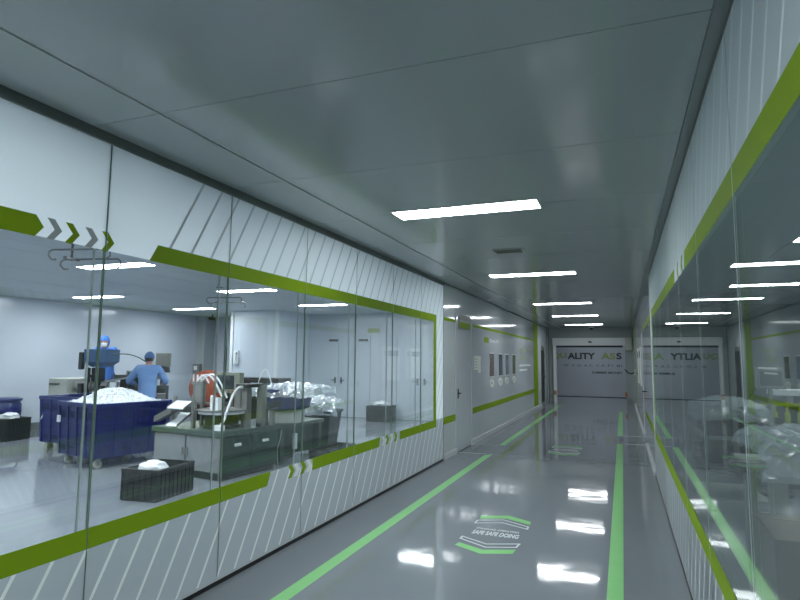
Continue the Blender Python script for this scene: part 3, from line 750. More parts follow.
# ------------------------------------------------------------------ green cabinet and the sorting machine on it
AB = -math.radians(8.0)
cab = empty('machine_cabinet', (-4.90, 6.22, 0), AB, 'low cabinet with grey doors and dark green drawers under the sorting machine', 'cabinet')
CW, CD, CH = 1.33, 1.12, .64      # origin at the corner that points to the glass: body lies at x -CW..0, y 0..CD
MB().box(-CW + .02, -.02, .02, CD, .09, CH - .07).build('body', M['cab_green'], cab)
MB().box(-CW + .06, -.06, .06, CD - .04, 0, .09).build('plinth', M['dark_metal'], cab)
MB().box(-CW - .02, .02, -.02, CD + .02, CH - .07, CH).build('worktop', M['worktop'], cab, bevel=.005)
for xa, xb, hx in ((-CW + .03, -.68, -.72), (-.65, -.035, -.62)):
    dr = MB().box(xa, xb, 0, .019, .11, CH - .085).build('door', M['cab_grey'], cab, bevel=.003)
    MB().box(hx - .01, hx + .01, -.022, -.0, .30, .40).build('handle', M['steel'], dr)
MB().box(-.03, .004, -.004, .03, .0, CH - .075).build('corner_post', M['steel'], cab)
for ya, yb in ((.035, .55), (.565, CD - .02)):
    dr = MB().box(-.019, 0, ya, yb, .12, CH - .085).build('drawer', M['cab_green'], cab, bevel=.003)
    ym = (ya + yb) / 2
    MB().box(.0, .016, ym - .06, ym + .06, .43, .465).box(.016, .024, ym - .06, ym + .06, .43, .44).build('handle', M['white_trim'], dr, bevel=.003)
Tz = CH
sm = empty('sorting_machine', (-4.90, 6.22, 0), AB, 'bench sorting machine with round bowl, chute and steel columns on the cabinet', 'machine')
bx, by = -.42, .40
MB().lathe([(.26, Tz), (.26, Tz + .04), (.23, Tz + .05), (.23, Tz + .17), (.25, Tz + .19)], (bx, by, 0), 36).build('bowl', M['olive'], sm, smooth=True)
MB().lathe([(.25, Tz + .19), (.32, Tz + .195), (.32, Tz + .225), (.27, Tz + .23)], (bx, by, 0), 36).build('turntable', M['white'], sm, smooth=True)
MB().lathe([(.325, Tz + .235), (.345, Tz + .235), (.345, Tz + .25), (.325, Tz + .25)], (bx, by, 0), 36).build('guard_ring', M['steel'], sm, smooth=True)
MB().cyl((bx, by, Tz + .23), (bx, by, Tz + .40), .035).lathe([(.09, Tz + .23), (.09, Tz + .26), (.05, Tz + .28)], (bx, by, 0)).build('spindle', M['steel'], sm, smooth=True)
# stepped chute with white trays leaning over the cabinet end
ch = MB(); cx0 = -1.05
for yy in (.10, .42):
    MB().box(cx0 - .02, cx0 + .02, yy, yy + .04, Tz, Tz + .42).box(cx0 + .36, cx0 + .40, yy, yy + .04, Tz, Tz + .36).box(cx0 + .02, cx0 + .36, yy, yy + .04, Tz + .30, Tz + .33).build('chute_frame', M['steel'], sm)
def slope(name, x0, z0, x1, z1, ya, yb, mat, lip=.04):
    b = MB().prism([(x0, z0), (x1, z1), (x1, z1 + .012), (x0, z0 + .012)], ya, yb, axis=1)
    b.build(name, mat, sm)
    for q in ((ya - .012, ya), (yb, yb + .012)): MB().prism([(x0, z0), (x1, z1), (x1, z1 + lip), (x0, z0 + lip)], q[0], q[1], axis=1).build('side_lip', M['grey_metal'], sm)
def tray(name, x0, x1, y0, z0, y1, z1, mat, lip):
    MB().prism([(y0, z0), (y1, z1), (y1, z1 + .012), (y0, z0 + .012)], x0, x1, axis=0).build(name, mat, sm)
    for q in ((x0 - .012, x0), (x1, x1 + .012)): MB().prism([(y0, z0), (y1, z1), (y1, z1 + lip), (y0, z0 + lip)], q[0], q[1], axis=0).build('side_lip', M['grey_metal'], sm)
tray('upper_tray', cx0 + .03, cx0 + .35, -.04, Tz + .26, .12, Tz + .35, M['white'], .02)
tray('lower_tray', cx0 - .02, cx0 + .20, -.01, Tz + .015, .24, Tz + .17, M['white'], .03)
slope('side_chute', cx0 - .30, Tz + .05, cx0 + .06, Tz + .20, .02, .10, M['grey_metal'], .08)
# motor frame with white hoses
FX = -.20
mf = MB().box(FX - .78, FX - .74, .36, .40, Tz, Tz + .62).box(FX - .62, FX - .58, .36, .40, Tz, Tz + .62).box(FX - .80, FX - .56, .34, .42, Tz + .58, Tz + .62).box(FX - .78, FX - .58, .37, .39, Tz + .30, Tz + .33)
mf.build('feeder_frame', M['grey_metal'], sm)
MB().box(FX - .74, FX - .62, .36, .46, Tz + .34, Tz + .58).build('feeder_head', M['steel'], sm, bevel=.006)
def arc(p0, p1, h, n=14):
    p0, p1 = Vector(p0), Vector(p1)
    return [p0.lerp(p1, i / n) + Vector((0, 0, h * math.sin(PI * i / n))) for i in range(n + 1)]
for p0, p1, h in (((FX - .76, .40, Tz + .60), (-.46, .42, Tz + .42), .20), ((FX - .68, .40, Tz + .60), (-.40, .46, Tz + .40), .22), ((FX - .72, .38, Tz + .62), (FX - .55, .44, Tz + .60), .10)):
    MB().tube(arc(p0, p1, h), .013, 8).build('white_hose', M['white'], sm, smooth=True)
pins = MB()
for x in (FX - .8, FX - .72, FX - .64): pins.cyl((x, .38, Tz + .60), (x, .38, Tz + .72), .012, 8)
pins.build('valve_pin', M['white'], sm)
# two steel columns
for x, y, h in ((-.16, .60, .56), (-.08, .82, .58)):
    MB().box(x - .05, x + .05, y - .05, y + .05, Tz, Tz + h).build('column', M['grey_metal'], sm, bevel=.005)
MB().box(-.28, -.06, .50, .86, Tz + .55, Tz + .60).build('crosshead', M['dark_metal'], sm, bevel=.005)
MB().box(-.42, -.30, .62, .70, Tz + .23, Tz + .60).box(-.36, -.2, .62, .70, Tz + .5, Tz + .54).build('pick_arm', M['steel'], sm)
MB().box(-.36, -.30, .20, .27, Tz + .25, Tz + .42).box(-.50, -.46, .25, .32, Tz + .25, Tz + .44).build('nozzle', M['white'], sm)
MB().tube([(-.16, .52, Tz + .55)] + arc((-.15, .50, Tz + .56), (-.12, .22, Tz + .30), .09) + [(-.13, .17, Tz + .14), (-.16, .12, Tz + .05)], .016, 8).build('white_hose', M['white'], sm, smooth=True)
MB().box(-.22, -.08, .05, .14, Tz, Tz + .07).build('junction_box', M['white'], sm, bevel=.008)
MB().tube(arc((-.20, .86, Tz + .60), (.02, .92, Tz + .56), .22), .007, 8).build('hose_loop', M['white'], sm, smooth=True)
# small feeder on the right with dark block
MB().box(-.02, .04, .92, .98, Tz, Tz + .22).box(-.14, -.10, .95, .99, Tz, Tz + .20).build('feeder_leg', M['grey_metal'], sm)
MB().prism([(-.28, Tz + .16), (.10, Tz + .26), (.10, Tz + .36), (-.28, Tz + .25)], .90, 1.04, axis=1).build('linear_feeder', M['dark_metal'], sm, bevel=.005)
MB().box(-.06, .0, .70, .74, Tz, Tz + .05).build('foot_block', M['black'], sm)
# control display
hb = MB().box(-.64, -.60, .74, .78, Tz, Tz + .46)
hb.M = Matrix.Translation((-.62, .72, Tz + .60)) @ Matrix.Rotation(.28, 4, 'Z'); HM = hb.M
hb.box(-.19, .19, -.06, .07, -.15, .15); hm = hb.build('control_display', M['hmi'], sm, bevel=.008)
hs = MB(); hs.M = HM; hs.box(-.165, .10, -.065, -.058, -.09, .11); hs.build('screen', M['screen'], hm)
for i in range(4):
    hk = MB(); hk.M = HM; hk.cyl((-.12 + i * .07, -.058, -.12), (-.12 + i * .07, -.07, -.12), .012, 10); hk.build('button', M['orange'], hm)

# dark stand continuing the line, white base, blue tub under plastic
st = empty('machine_stand', (-4.90, 7.56, 0), -.08, 'dark green machine stand next to the cabinet, carrying the wrapped tub', 'stand')
MB().box(-.9, .06, .0, 1.15, .54, .60).build('top_plate', M['worktop'], st, bevel=.004)
for x in (-.86, -.02):
    for y in (.06, 1.08): MB().box(x - .03, x + .05, y - .04, y + .04, 0, .54).build('leg', M['cab_green'], st)
MB().box(-.8, -.10, .05, 1.06, .10, .52).build('cabinet_box', M['cab_green'], st)
MB().box(-.05, -.01, .42, .50, .18, .42).build('switch_strip', M['white'], st)
MB().tube([(.03, .03, .52), (.06, -.03, .40), (.05, -.08, .26), (.06, -.09, .14), (.05, -.06, .02)], .008, 8).build('cable', M['cream'], st, smooth=True)
tb = empty('feed_tub', (-5.02, 7.95, .60), -.05, 'blue feed tub on a cream drum base under clear plastic', 'tub')
MB().lathe([(.27, 0), (.29, .01), (.29, .20), (.31, .21)], n=32).build('drum_base', M['cream'], tb, smooth=True)
MB().lathe([(.31, .21), (.37, .23), (.42, .49), (.44, .49), (.44, .53), (.40, .53)], n=36).build('tub', M['blue'], tb, smooth=True)

def sheet(name, cx_, cy_, rz, w, dd, top, drops, seed, label, parent_group=None, nx=60, ny=60, jag=.06, lump=.06):
    """crumpled clear plastic draped over something w x dd at height top; drops = (x-, x+, y-, y+) how far it hangs"""
    mb = MB(); vs = []; fs = []
    ex = [drops[0], drops[1], drops[2], drops[3]]
    for j in range(ny + 1):
        for i in range(nx + 1):
            s_ = -ex[0] + (w + ex[0] + ex[1]) * i / nx; t_ = -ex[2] + (dd + ex[2] + ex[3]) * j / ny
            x = min(max(s_, 0), w); y = min(max(t_, 0), dd)
            ox = s_ - x; oy = t_ - y
            hang = math.hypot(ox, oy)
            nz = noise.noise(Vector((s_ * 7 + seed, t_ * 7, 0))); n2 = noise.noise(Vector((s_ * 19, t_ * 19 + seed, 1.7)))
            u, v_ = x / w, y / dd
            dome = lump * (1 - (2 * u - 1) ** 2) * (1 - (2 * v_ - 1) ** 2)
            n3 = noise.noise(Vector((s_ * 38 + seed, t_ * 38, 4.1)))
            z = top + dome - hang * .97 + (.045 * nz + .030 * n2 + .016 * n3) * (1 if hang < .02 else .5)
            x += math.copysign(.02 + .02 * abs(nz) + hang * .12, ox) if ox else 0
            y += math.copysign(.02 + .02 * abs(nz) + hang * .12, oy) if oy else 0
            x += .028 * n2 + .012 * n3 + (.05 * noise.noise(Vector((t_ * 5, seed, hang * 2))) if ox else 0)
            y += .026 * nz + .012 * n3 + (.05 * noise.noise(Vector((s_ * 5, seed, hang * 2))) if oy else 0)
            vs.append((x - w / 2, y - dd / 2, z))
    for j in range(ny):
        for i in range(nx): fs.append((j * (nx + 1) + i, j * (nx + 1) + i + 1, (j + 1) * (nx + 1) + i + 1, (j + 1) * (nx + 1) + i))
    mb.add(vs, fs); o = mb.build(name, M['sheet'])
    o.location = (cx_, cy_, 0); o.rotation_euler = (0, 0, rz)
    sol = o.modifiers.new('Thickness', 'SOLIDIFY'); sol.thickness = .001
    tag(o, label, 'plastic sheet'); return o
sheet('plastic_sheet', -4.92, 8.0, .12, .98, .86, 1.15, (.10, .10, .14, .10), 2.0, 'crumpled clear plastic bag draped over the blue feed tub')
# dangling corner of the plastic: a second bag hanging beside the stand
bg = empty('waste_bin', (-5.16, 9.35, 0), .1, 'black open bin lined with clear plastic behind the dark stand', 'bin')
MB().frustum((-.22, .22, -.22, .22), 0, (-.29, .29, -.29, .29), .66).build('body', M['black'], bg, bevel=.01)
MB().box(-.31, .31, -.31, -.27, .64, .68).box(-.31, .31, .27, .31, .64, .68).box(-.31, -.27, -.27, .27, .64, .68).box(.27, .31, -.27, .27, .64, .68).build('rim', M['black'], bg)
sheet('plastic_sheet', -5.16, 9.35, .3, .60, .60, .86, (.14, .14, .26, .12), 9.0, 'clear plastic liner hanging over the black bin in a point', nx=30, ny=30)

# ------------------------------------------------------------------ machines at the back
mc = empty('moulding_line', (-10.12, 9.02, 0), .12, 'long grey moulding machine with blue hopper and conveyor behind the bins', 'machine')
MB().box(-1.10, -.62, -.35, .35, .12, 1.16).build('drive_housing', M['cream'], mc, bevel=.02)
MB().tube([(-1.02, -.352, 1.04), (-1.02, -.40, 1.04), (-.82, -.40, 1.04), (-.82, -.352, 1.04)], .014, 8).build('pull_handle', M['black'], mc)
MB().box(-.62, 1.25, -.30, .30, .75, .86).build('machine_bed', M['grey_metal'], mc, bevel=.01)
fr_ = MB()
for x in (-.55, .35, 1.18):
    for y in (-.25, .25): fr_.box(x - .04, x + .04, y - .04, y + .04, 0, .75)
fr_.box(-.6, 1.22, -.28, .28, .12, .70)
fr_.build('underframe', M['dark_metal'], mc)
MB().cyl((-.60, -.12, 1.0), (.72, -.12, 1.0), .095, 20).cyl((-.30, -.12, 1.0), (-.16, -.12, 1.0), .13, 20).cyl((.12, -.12, 1.0), (.24, -.12, 1.0), .13, 20).build('barrel', M['steel'], mc, smooth=True)
MB().box(-.50, -.42, -.2, .0, .86, 1.05).box(.5, .58, -.2, .0, .86, 1.05).box(.60, .78, -.28, .10, .86, 1.22).build('bracket', M['dark_metal'], mc)
MB().frustum((-.20, .08, -.20, .06), 1.40, (-.32, .20, -.28, .14), 1.50).box(-.32, .20, -.28, .14, 1.50, 1.76).build('hopper', M['hopper'], mc)
MB().box(-.26, -.20, -.26, -.20, .86, 1.38).box(.0, .06, -.26, -.20, .86, 1.38).box(-.20, .0, -.18, -.02, 1.08, 1.38).box(-.26, -.20, .0, .06, .86, 1.38).box(-.30, .10, -.24, -.20, 1.18, 1.24).build('hopper_stand', M['dark_metal'], mc)
MB().box(-.42, -.33, -.32, -.22, 1.34, 1.70).build('side_motor', M['dark_metal'], mc, bevel=.02)
MB().box(.35, 1.30, -.16, .24, 1.16, 1.24).box(.7, 1.25, -.20, .10, 1.24, 1.30).box(.5, .56, .0, .06, .86, 1.16).box(1.15, 1.21, .0, .06, .86, 1.16).build('conveyor', M['olive'], mc)
MB().prism([(.30, 1.10), (1.1, 1.22), (1.1, 1.25), (.30, 1.13)], -.34, -.20, axis=1).build('guide_plate', M['steel'], mc)
cv = MB()
for k in range(6): cv.box(.42 + k * .14, .48 + k * .14, .10, .22, 1.24, 1.32)
cv.build('conveyor_cleat', M['hmi'], mc)
MB().tube(arc((.24, -.1, 1.66), (1.28, .0, 1.30), .14), .011, 8).build('air_hose', M['olive'], mc, smooth=True)
MB().box(.16, .30, -.42, -.34, .84, 1.02).box(-.32, -.22, -.40, -.34, .86, 1.06).build('valve_block', M['black'], mc)
MB().box(.46, .60, -.40, -.36, .90, 1.10).build('plate_label', M['white'], mc)
# step for the operator
sp = empty('step_platform', (-11.15, 10.05, 0), .1, 'low grey step platform behind the moulding machine', 'platform')
MB().box(-.5, .5, -.3, .3, .36, .40).build('tread', M['grey_metal'], sp)
for x in (-.45, .45):
    for y in (-.26, .26): MB().box(x - .02, x + .02, y - .02, y + .02, 0, .36).build('leg', M['grey_metal'], sp)

# press line right of the worker
pl = empty('assembly_press', (-7.70, 10.2, 0), -.08, 'dark assembly press line with round orange drum behind the sorting machine', 'machine')
MB().box(-.75, 1.25, -.35, .4, .10, .80).build('bed', M['dark_metal'], pl, bevel=.01)
cl = MB()
for k in range(8):
    x = -.68 + k * .24; cl.box(x - .05, x + .05, -.33, -.2, .80, 1.10 + .05 * (k % 3))
cl.build('tool_post', M['dark_metal'], pl, bevel=.004)
MB().box(-.75, 1.2, -.12, .3, 1.10, 1.20).box(-.75, 1.2, -.34, -.3, 1.12, 1.17).build('beam', M['dark_metal'], pl, bevel=.006)
gc = MB()
for k in range(7): gc.cyl((-.55 + k * .25, -.36, .82), (-.55 + k * .25, -.36, 1.08), .035, 10)
gc.build('cylinder', M['steel'], pl, smooth=True)
ob = MB(); ob.M = Matrix.Translation((-.02, -.80, 1.0)) @ Matrix.Rotation(.5, 4, 'Z') @ Matrix.Rotation(PI / 2, 4, 'X')
ob.lathe([(.02, -.10), (.30, -.10), (.36, -.06), (.36, .06), (.30, .10), (.02, .10)], n=36); ob.build('drum', M['orange'], pl, smooth=True)
MB().box(-.08, .04, -.88, -.72, .0, .66).build('drum_stand', M['dark_metal'], pl)
MB().box(-.16, .12, -.66, -.34, .55, .70).build('drum_bracket', M['grey_metal'], pl)
# display behind the worker and small wall boxes
ms = empty('pendant_display', (-9.33, 9.78, 0), .3, 'grey pendant display beside the worker in the cap', 'display')
MB().box(-.03, .03, -.03, .03, 1.0, 1.42).build('post', M['dark_metal'], ms)
MB().box(-.14, .16, -.06, .06, 1.40, 1.70).build('housing', M['hmi'], ms, bevel=.015)
MB().box(-.11, .13, -.066, -.058, 1.44, 1.66).build('screen', M['grey_metal'], ms)
MB().box(-.12, .12, -.08, .08, .0, 1.0).build('pedestal', M['dark_metal'], ms)
MB().lathe([(.16, 1.28), (.14, 1.40), (.10, 1.42)], (0.0, 0.0, 0)).build('swivel', M['black'], ms, smooth=True)
cb_ = empty('control_box', (-11.60, 13.9, 1.10), 0, 'grey control box mounted on the corner column', 'box')
MB().box(0.02, .26, -.12, .004, 0, .30).build('housing', M['grey_metal'], cb_, bevel=.01); MB().box(.06, .18, -.128, -.12, .12, .24).build('screen', M['white'], cb_)
cb_.location = (-12.08, 13.976, 1.12)
wp = empty('wall_phone', (-9.70, 12.815, 1.45), 0, 'white wall phone on the boxed white shaft', 'phone')
MB().box(-.07, .07, -.05, .013, 0, .36).build('base', M['white'], wp, bevel=.012)
MB().box(-.03, .03, -.085, -.05, .04, .32).build('handset', M['white'], wp, bevel=.012)
MB().box(-.05, .05, -.054, -.05, .25, .31).build('display', M['black'], wp)
tc_ = empty('ceiling_camera', (-11.2, 13.6, H), 0, 'small black camera hanging in the production room corner', 'camera')
MB().cyl((0, 0, 0), (0, 0, -.08), .02, 10).build('mount', M['black'], tc_); MB().box(-.05, .05, -.12, .08, -.17, -.08).build('housing', M['black'], tc_, bevel=.015)
# hanging hooks
def hooks(name_loc, rz, label):
    t = empty('hanging_hook_rail', name_loc, rz, label, 'hook rail', 'hook rails hanging from the production room ceiling')
    MB().cyl((0, 0, 0), (0, 0, -.30), .012, 10).box(-.05, .05, -.04, .04, -.012, 0).build('drop_rod', M['dark_metal'], t)
    for y, z in ((-.09, -.20), (.09, -.27)):
        pts = [(-.10, y, z - .10), (-.15, y, z - .10), (-.19, y, z - .06), (-.185, y, z - .02), (-.15, y, z), (.35, y, z + .0), (.45, y, z), (.48, y, z - .03), (.48, y, z - .07), (.44, y, z - .10)]
        MB().tube(pts, .010, 8).build('hook', M['grey_metal'], t, smooth=True)
    MB().box(-.02, .02, -.10, .10, -.29, -.27).build('cross_bar', M['dark_metal'], t)
    return t
hooks((-5.22, 4.15, H), .25, 'hook rail hanging below the ceiling behind the chevrons')
hooks((-6.75, 8.35, H), .2, 'hook rail hanging near the boxed shaft')
ex = empty('exit_sign', (-6.4, RY1 - .02, 2.33), 0, 'small pale green exit plate above the double doors', 'sign')
MB().box(-.17, .17, 0, .018, 0, .13).build('plate', M['letter_green'], ex)

# ------------------------------------------------------------------ people
def skin_mesh(name, mat, parent, chains, sub=2):
    """chains: list of point lists [(x,y,z,r)...]; a point may be an int index to an already placed vertex"""
    vs = []; es = []; rs = []; roots = []
    for chn in chains:
        prev = None
        for p in chn:
            if isinstance(p, int): cur = p
            else:
                vs.append(p[:3]); rs.append(p[3:]); cur = len(vs) - 1
                if prev is None: roots.append(cur)
            if prev is not None: es.append((prev, cur))
            prev = cur
    me = bpy.data.meshes.new(name); me.from_pydata(vs, es, []); me.update()
    o = bpy.data.objects.new(name, me); COL.objects.link(o)
    o.modifiers.new('Skin', 'SKIN').use_smooth_shade = True
    for i, d_ in enumerate(me.skin_vertices[0].data):
        r = rs[i]; d_.radius = (r[0], r[1] if len(r) > 1 else r[0]); d_.use_root = i in roots
    o.modifiers.new('Sub', 'SUBSURF').levels = sub; o.modifiers['Sub'].render_levels = sub
    bpy.context.view_layer.update()
    m2 = bpy.data.meshes.new_from_object(o.evaluated_get(bpy.context.evaluated_depsgraph_get()))
    o.modifiers.clear(); o.data = m2; m2.name = name; m2.materials.clear(); m2.materials.append(mat)
    for p in m2.polygons: p.use_smooth = True
    bpy.data.meshes.remove(me)
    if parent: o.parent = parent
    return o
def head_verts(mb, c, tilt=0.0):
    """a head with chin, nose, brow, ears; faces +y"""
    n = 28; vs = []; fs = []
    R = Matrix.Rotation(tilt, 3, 'X')
    for i in range(n + 1):
        th = PI * i / n
        for j in range(n):
            ph_ = 2 * PI * j / n
            d_ = Vector((math.sin(th) * math.cos(ph_), math.sin(th) * math.sin(ph_), math.cos(th)))
            p = Vector((d_.x * .076, d_.y * .096, d_.z * .118))
            if d_.z < 0: p.x *= 1 + .35 * d_.z; p.y *= 1 + (.10 if d_.y > 0 else .38) * d_.z
            f = max(0, d_.y)
            p.y += .026 * f * math.exp(-((d_.x / .16) ** 2) - ((d_.z + .12) / .20) ** 2)      # nose
            p.y += .006 * f * math.exp(-((d_.z - .16) / .10) ** 2)                              # brow
            p.y -= .012 * f * (math.exp(-((d_.x - .38) / .16) ** 2) + math.exp(-((d_.x + .38) / .16) ** 2)) * math.exp(-((d_.z - .02) / .09) ** 2)   # eye sockets
            p.y += .006 * f * math.exp(-((d_.x / .3) ** 2) - ((d_.z + .52) / .09) ** 2)         # lips
            p.x += math.copysign(.014, d_.x) * math.exp(-((d_.y + .05) / .13) ** 2 - ((d_.z + .08) / .22) ** 2) if abs(d_.x) > .5 else 0
            vs.append(Vector(c) + R @ p)
    for i in range(n):
        for j in range(n): fs.append((i * n + j, i * n + (j + 1) % n, (i + 1) * n + (j + 1) % n, (i + 1) * n + j))
    mb.add(vs, fs)
def dome(name, mat, parent, c, rx, ry, rz_, z_cut, tilt=0.0, front=None, puff=.0):
    n = 26; mb = MB(); vs = []; fs = []; R = Matrix.Rotation(tilt, 3, 'X')
    for i in range(n + 1):
        th = math.acos(1 - (1 - z_cut) * i / n)
        for j in range(n):
            ph_ = 2 * PI * j / n
            d_ = Vector((math.sin(th) * math.cos(ph_), math.sin(th) * math.sin(ph_), math.cos(th)))
            k_ = 1 + puff * noise.noise(d_ * 4)
            vs.append(Vector(c) + R @ Vector((d_.x * rx * k_, d_.y * ry * k_, d_.z * rz_ * k_)))
    for i in range(n):
        for j in range(n):
            a = (i + .5) / n; y = math.sin(2 * PI * (j + .5) / n)
            if front is not None and y > front and a > .42: continue
            fs.append((i * n + j, i * n + (j + 1) % n, (i + 1) * n + (j + 1) % n, (i + 1) * n + j))
    mb.add(vs, fs); return mb.build(name, mat, parent, smooth=True)
def hand_chains(w, d, up, side):
    """palm and five curled fingers from wrist w, direction d, palm normal up"""
    w, d, up = Vector(w), Vector(d).normalized(), Vector(up).normalized(); s_ = d.cross(up).normalized() * side
    out = [[tuple(w) + (.026, .02), tuple(w + d * .05) + (.038, .016), tuple(w + d * .085) + (.036, .014)]]
    for k, (L, o) in enumerate(((.066, .030), (.076, .010), (.070, -.010), (.056, -.029))):
        b = w + d * .075 + s_ * o
        out.append([tuple(b) + (.010,), tuple(b + d * L * .55 - up * .008) + (.009,), tuple(b + d * L * .85 - up * .030) + (.0075,)])
    b = w + d * .025 + s_ * .028
    out.append([tuple(b) + (.011,), tuple(b + s_ * .028 + d * .03 - up * .01) + (.010,), tuple(b + s_ * .032 + d * .06 - up * .024) + (.008,)])
    return out
def worker(loc, rz, label, lean, cap_kind, arms):
    t = empty('person', loc, rz, label, 'person')
    hip, ch_, nk = .92, 1.26, 1.45
    ly = lean
    hd = Vector((0, ly * 1.25 + .02, 1.58 - .12 * ly))
    # body: one continuous skin surface
    chains = [[(0, 0, hip, .125, .10), (0, ly * .35, 1.08, .115, .09), (0, ly * .8, 1.30, .14, .10), (0, ly, nk - .05 * ly, .058), (hd.x, hd.y - .01, hd.z - .03, .062)]]
    (sl, el, wl_), (sr, er, wr_) = arms
    for sh_, e_, w_ in arms:
        chains.append([2, tuple(sh_) + (.058,), tuple(Vector(sh_).lerp(Vector(e_), .5)) + (.047,), tuple(e_) + (.040,), tuple(w_) + (.027,)])
    for sg in (-1, 1):
        chains.append([0, (sg * .10, .0, .84, .092), (sg * .115, .03, .47, .056), (sg * .12, .0, .10, .040), (sg * .13, .10, .045, .042, .036), (sg * .13, .17, .035, .034, .024)])
    b = skin_mesh('body', M['skin'], t, chains)
    # head and hands joined into the same mesh
    hm_ = MB(); head_verts(hm_, hd, -.25 * min(1, ly * 3))
    h_o = hm_.build('head_tmp', M['skin'], t, smooth=True)
    hc = []
    for (sh_, e_, w_), sd in zip(arms, (-1, 1)):
        d_ = (Vector(w_) - Vector(e_)).normalized(); hc += hand_chains(w_, d_, (0, 0, 1) if abs(d_.z) < .8 else (0, 1, 0), sd)
    hand_o = skin_mesh('hand_tmp', M['skin'], t, hc, 1)
    import bmesh
    bm = bmesh.new()
    for q in (b, h_o, hand_o): bm.from_mesh(q.data)
    bm.to_mesh(b.data); bm.free()
    for q in (h_o, hand_o): bpy.data.objects.remove(q)
    for p in b.data.polygons: p.use_smooth = True
    # smock and trousers
    k = 1.0
    sc_ = [[(0, .0, .62, .20, .155), (0, 0, .80, .19, .15), (0, ly * .35, 1.06, .175, .135), (0, ly * .8, 1.30, .185, .135), (0, ly * .95, 1.40, .10, .09)]]
    for sh_, e_, w_ in arms:
        sc_.append([3, tuple(sh_) + (.086,), tuple(Vector(sh_).lerp(Vector(e_), .5)) + (.078,), tuple(e_) + (.070,), tuple(Vector(e_).lerp(Vector(w_), .85)) + (.050,)])
    skin_mesh('smock', M['smock'] if cap_kind == 'cap' else M['hood'], t, sc_)
    for sg in (-1, 1):
        skin_mesh('trouser_leg', M['trousers'], t, [[(sg * .10, 0, .88, .108), (sg * .115, .03, .47, .078), (sg * .12, .0, .12, .068)]])
        MB().frustum((sg * .13 - .05, sg * .13 + .05, -.075, .20), 0, (sg * .13 - .04, sg * .13 + .04, -.06, .12), .085).build('shoe', M['white'], t, bevel=.02)
    if cap_kind == 'cap':
        dome('cap', M['cap'], t, hd + Vector((0, -.008, .012)), .094, .114, .135, -.02, -.1, puff=.08)
        dome('hair', M['black'], t, hd + Vector((0, -.012, .0)), .080, .098, .115, -.40, -.0, front=-.1)
    else:
        dome('hood', M['hood'], t, hd + Vector((0, -.012, .0)), .102, .122, .145, -.92, -.1, front=.55, puff=.07)
        mk = MB(); head_verts(mk, hd, -.25 * min(1, ly * 3))
    # face: eyes, mouth or mask
    R = Matrix.Rotation(-.25 * min(1, ly * 3), 3, 'X')
    ey = MB()
    for sg in (-1, 1): ey.M = Matrix.Translation(hd + R @ Vector((sg * .031, .083, .004))); ey.lathe([(.002, -.010), (.010, -.005), (.011, 0), (.010, .005), (.002, .010)], n=10)
    ey.build('eye', M['letter_dark'], t)
    if cap_kind != 'cap':
        ms_ = MB(); n = 12; vs = []; fs = []
        for a in range(7):
            for q in range(n + 1):
                ang = -1.15 + 2.3 * q / n; zz = -.018 - .085 * a / 6
                vs.append(hd + R @ Vector((math.sin(ang) * (.082 - .012 * a / 6), math.cos(ang) * (.105 + .025 * math.exp(-(ang / .4) ** 2) * math.exp(-((a - 2) / 2) ** 2)) , zz)))
        for a in range(6):
            for q in range(n): fs.append((a * (n + 1) + q, a * (n + 1) + q + 1, (a + 1) * (n + 1) + q + 1, (a + 1) * (n + 1) + q))
        ms_.add(vs, fs); mo = ms_.build('face_mask', M['white'], t, smooth=True)
        mo.modifiers.new('Thickness', 'SOLIDIFY').thickness = .004
    return t
wk = worker((-8.68, 8.72, 0), .62, 'person in light blue smock and blue cap seen from behind, working at the machine', .05, 'cap',
       (((-.185, .03, 1.385), (-.36, .08, 1.13), (-.26, .34, 1.06)), ((.185, .03, 1.385), (.33, .10, 1.12), (.24, .36, 1.08))))
worker((-11.22, 10.02, .40), PI + .55, 'person in blue hood and white face mask bending over the blue hopper', .20, 'hood',
       (((-.185, .16, 1.37), (-.30, .26, 1.16), (-.16, .42, 1.20)), ((.185, .16, 1.37), (.30, .26, 1.16), (.16, .42, 1.20))))

# ------------------------------------------------------------------ room behind the tinted glass
tt = empty('work_table', (.86, 4.35, 0), .03, 'steel work table with wrapped goods behind the tinted glass', 'table')
MB().box(-.12, 1.5, -.35, .55, .90, .94).build('tabletop', M['steel'], tt, bevel=.004)
for x in (-.02, 1.4):
    for y in (-.28, .48): MB().box(x - .035, x + .035, y - .035, y + .035, 0, .90).build('leg', M['grey_metal'], tt)
MB().box(-.02, 1.4, -.30, -.26, .22, .26).box(-.02, 1.4, .46, .5, .22, .26).build('stretcher', M['grey_metal'], tt)
for i, (x, y) in enumerate(((.28, .1), (.85, .1))):
    g_ = empty('parts_bin', (.86 + x, 4.35 + y, .94), .03, ('dark parts bin under the plastic at the table end', 'dark parts bin under the plastic further along the table')[i], 'bin', 'bins on the wrapped work table')
    MB().frustum((-.22, .22, -.26, .26), 0, (-.26, .26, -.3, .3), .17).build('body', M['dark_metal'], g_, bevel=.01); MB().box(-.275, .275, -.315, .315, .16, .19).build('rim', M['dark_metal'], g_, bevel=.006)
sheet('plastic_sheet', 1.48, 4.45, .03, 1.36, .80, 1.13, (.10, .05, .22, .10), 4.0, 'clear plastic sheet covering the bins on the steel work table', lump=.07)
bx_ = empty('carton', (.98, 3.42, 0), .02, 'large brown carton standing close behind the tinted glass', 'carton')
w2, d2, h2 = .36, .26, .79
MB().box(-w2, w2, -d2, -d2 + .008, 0, h2).box(-w2, w2, d2 - .008, d2, 0, h2).box(-w2, -w2 + .008, -d2, d2, 0, h2).box(w2 - .008, w2, -d2, d2, 0, h2).box(-w2, w2, -d2, d2, 0, .01).build('body', M['carton'], bx_)
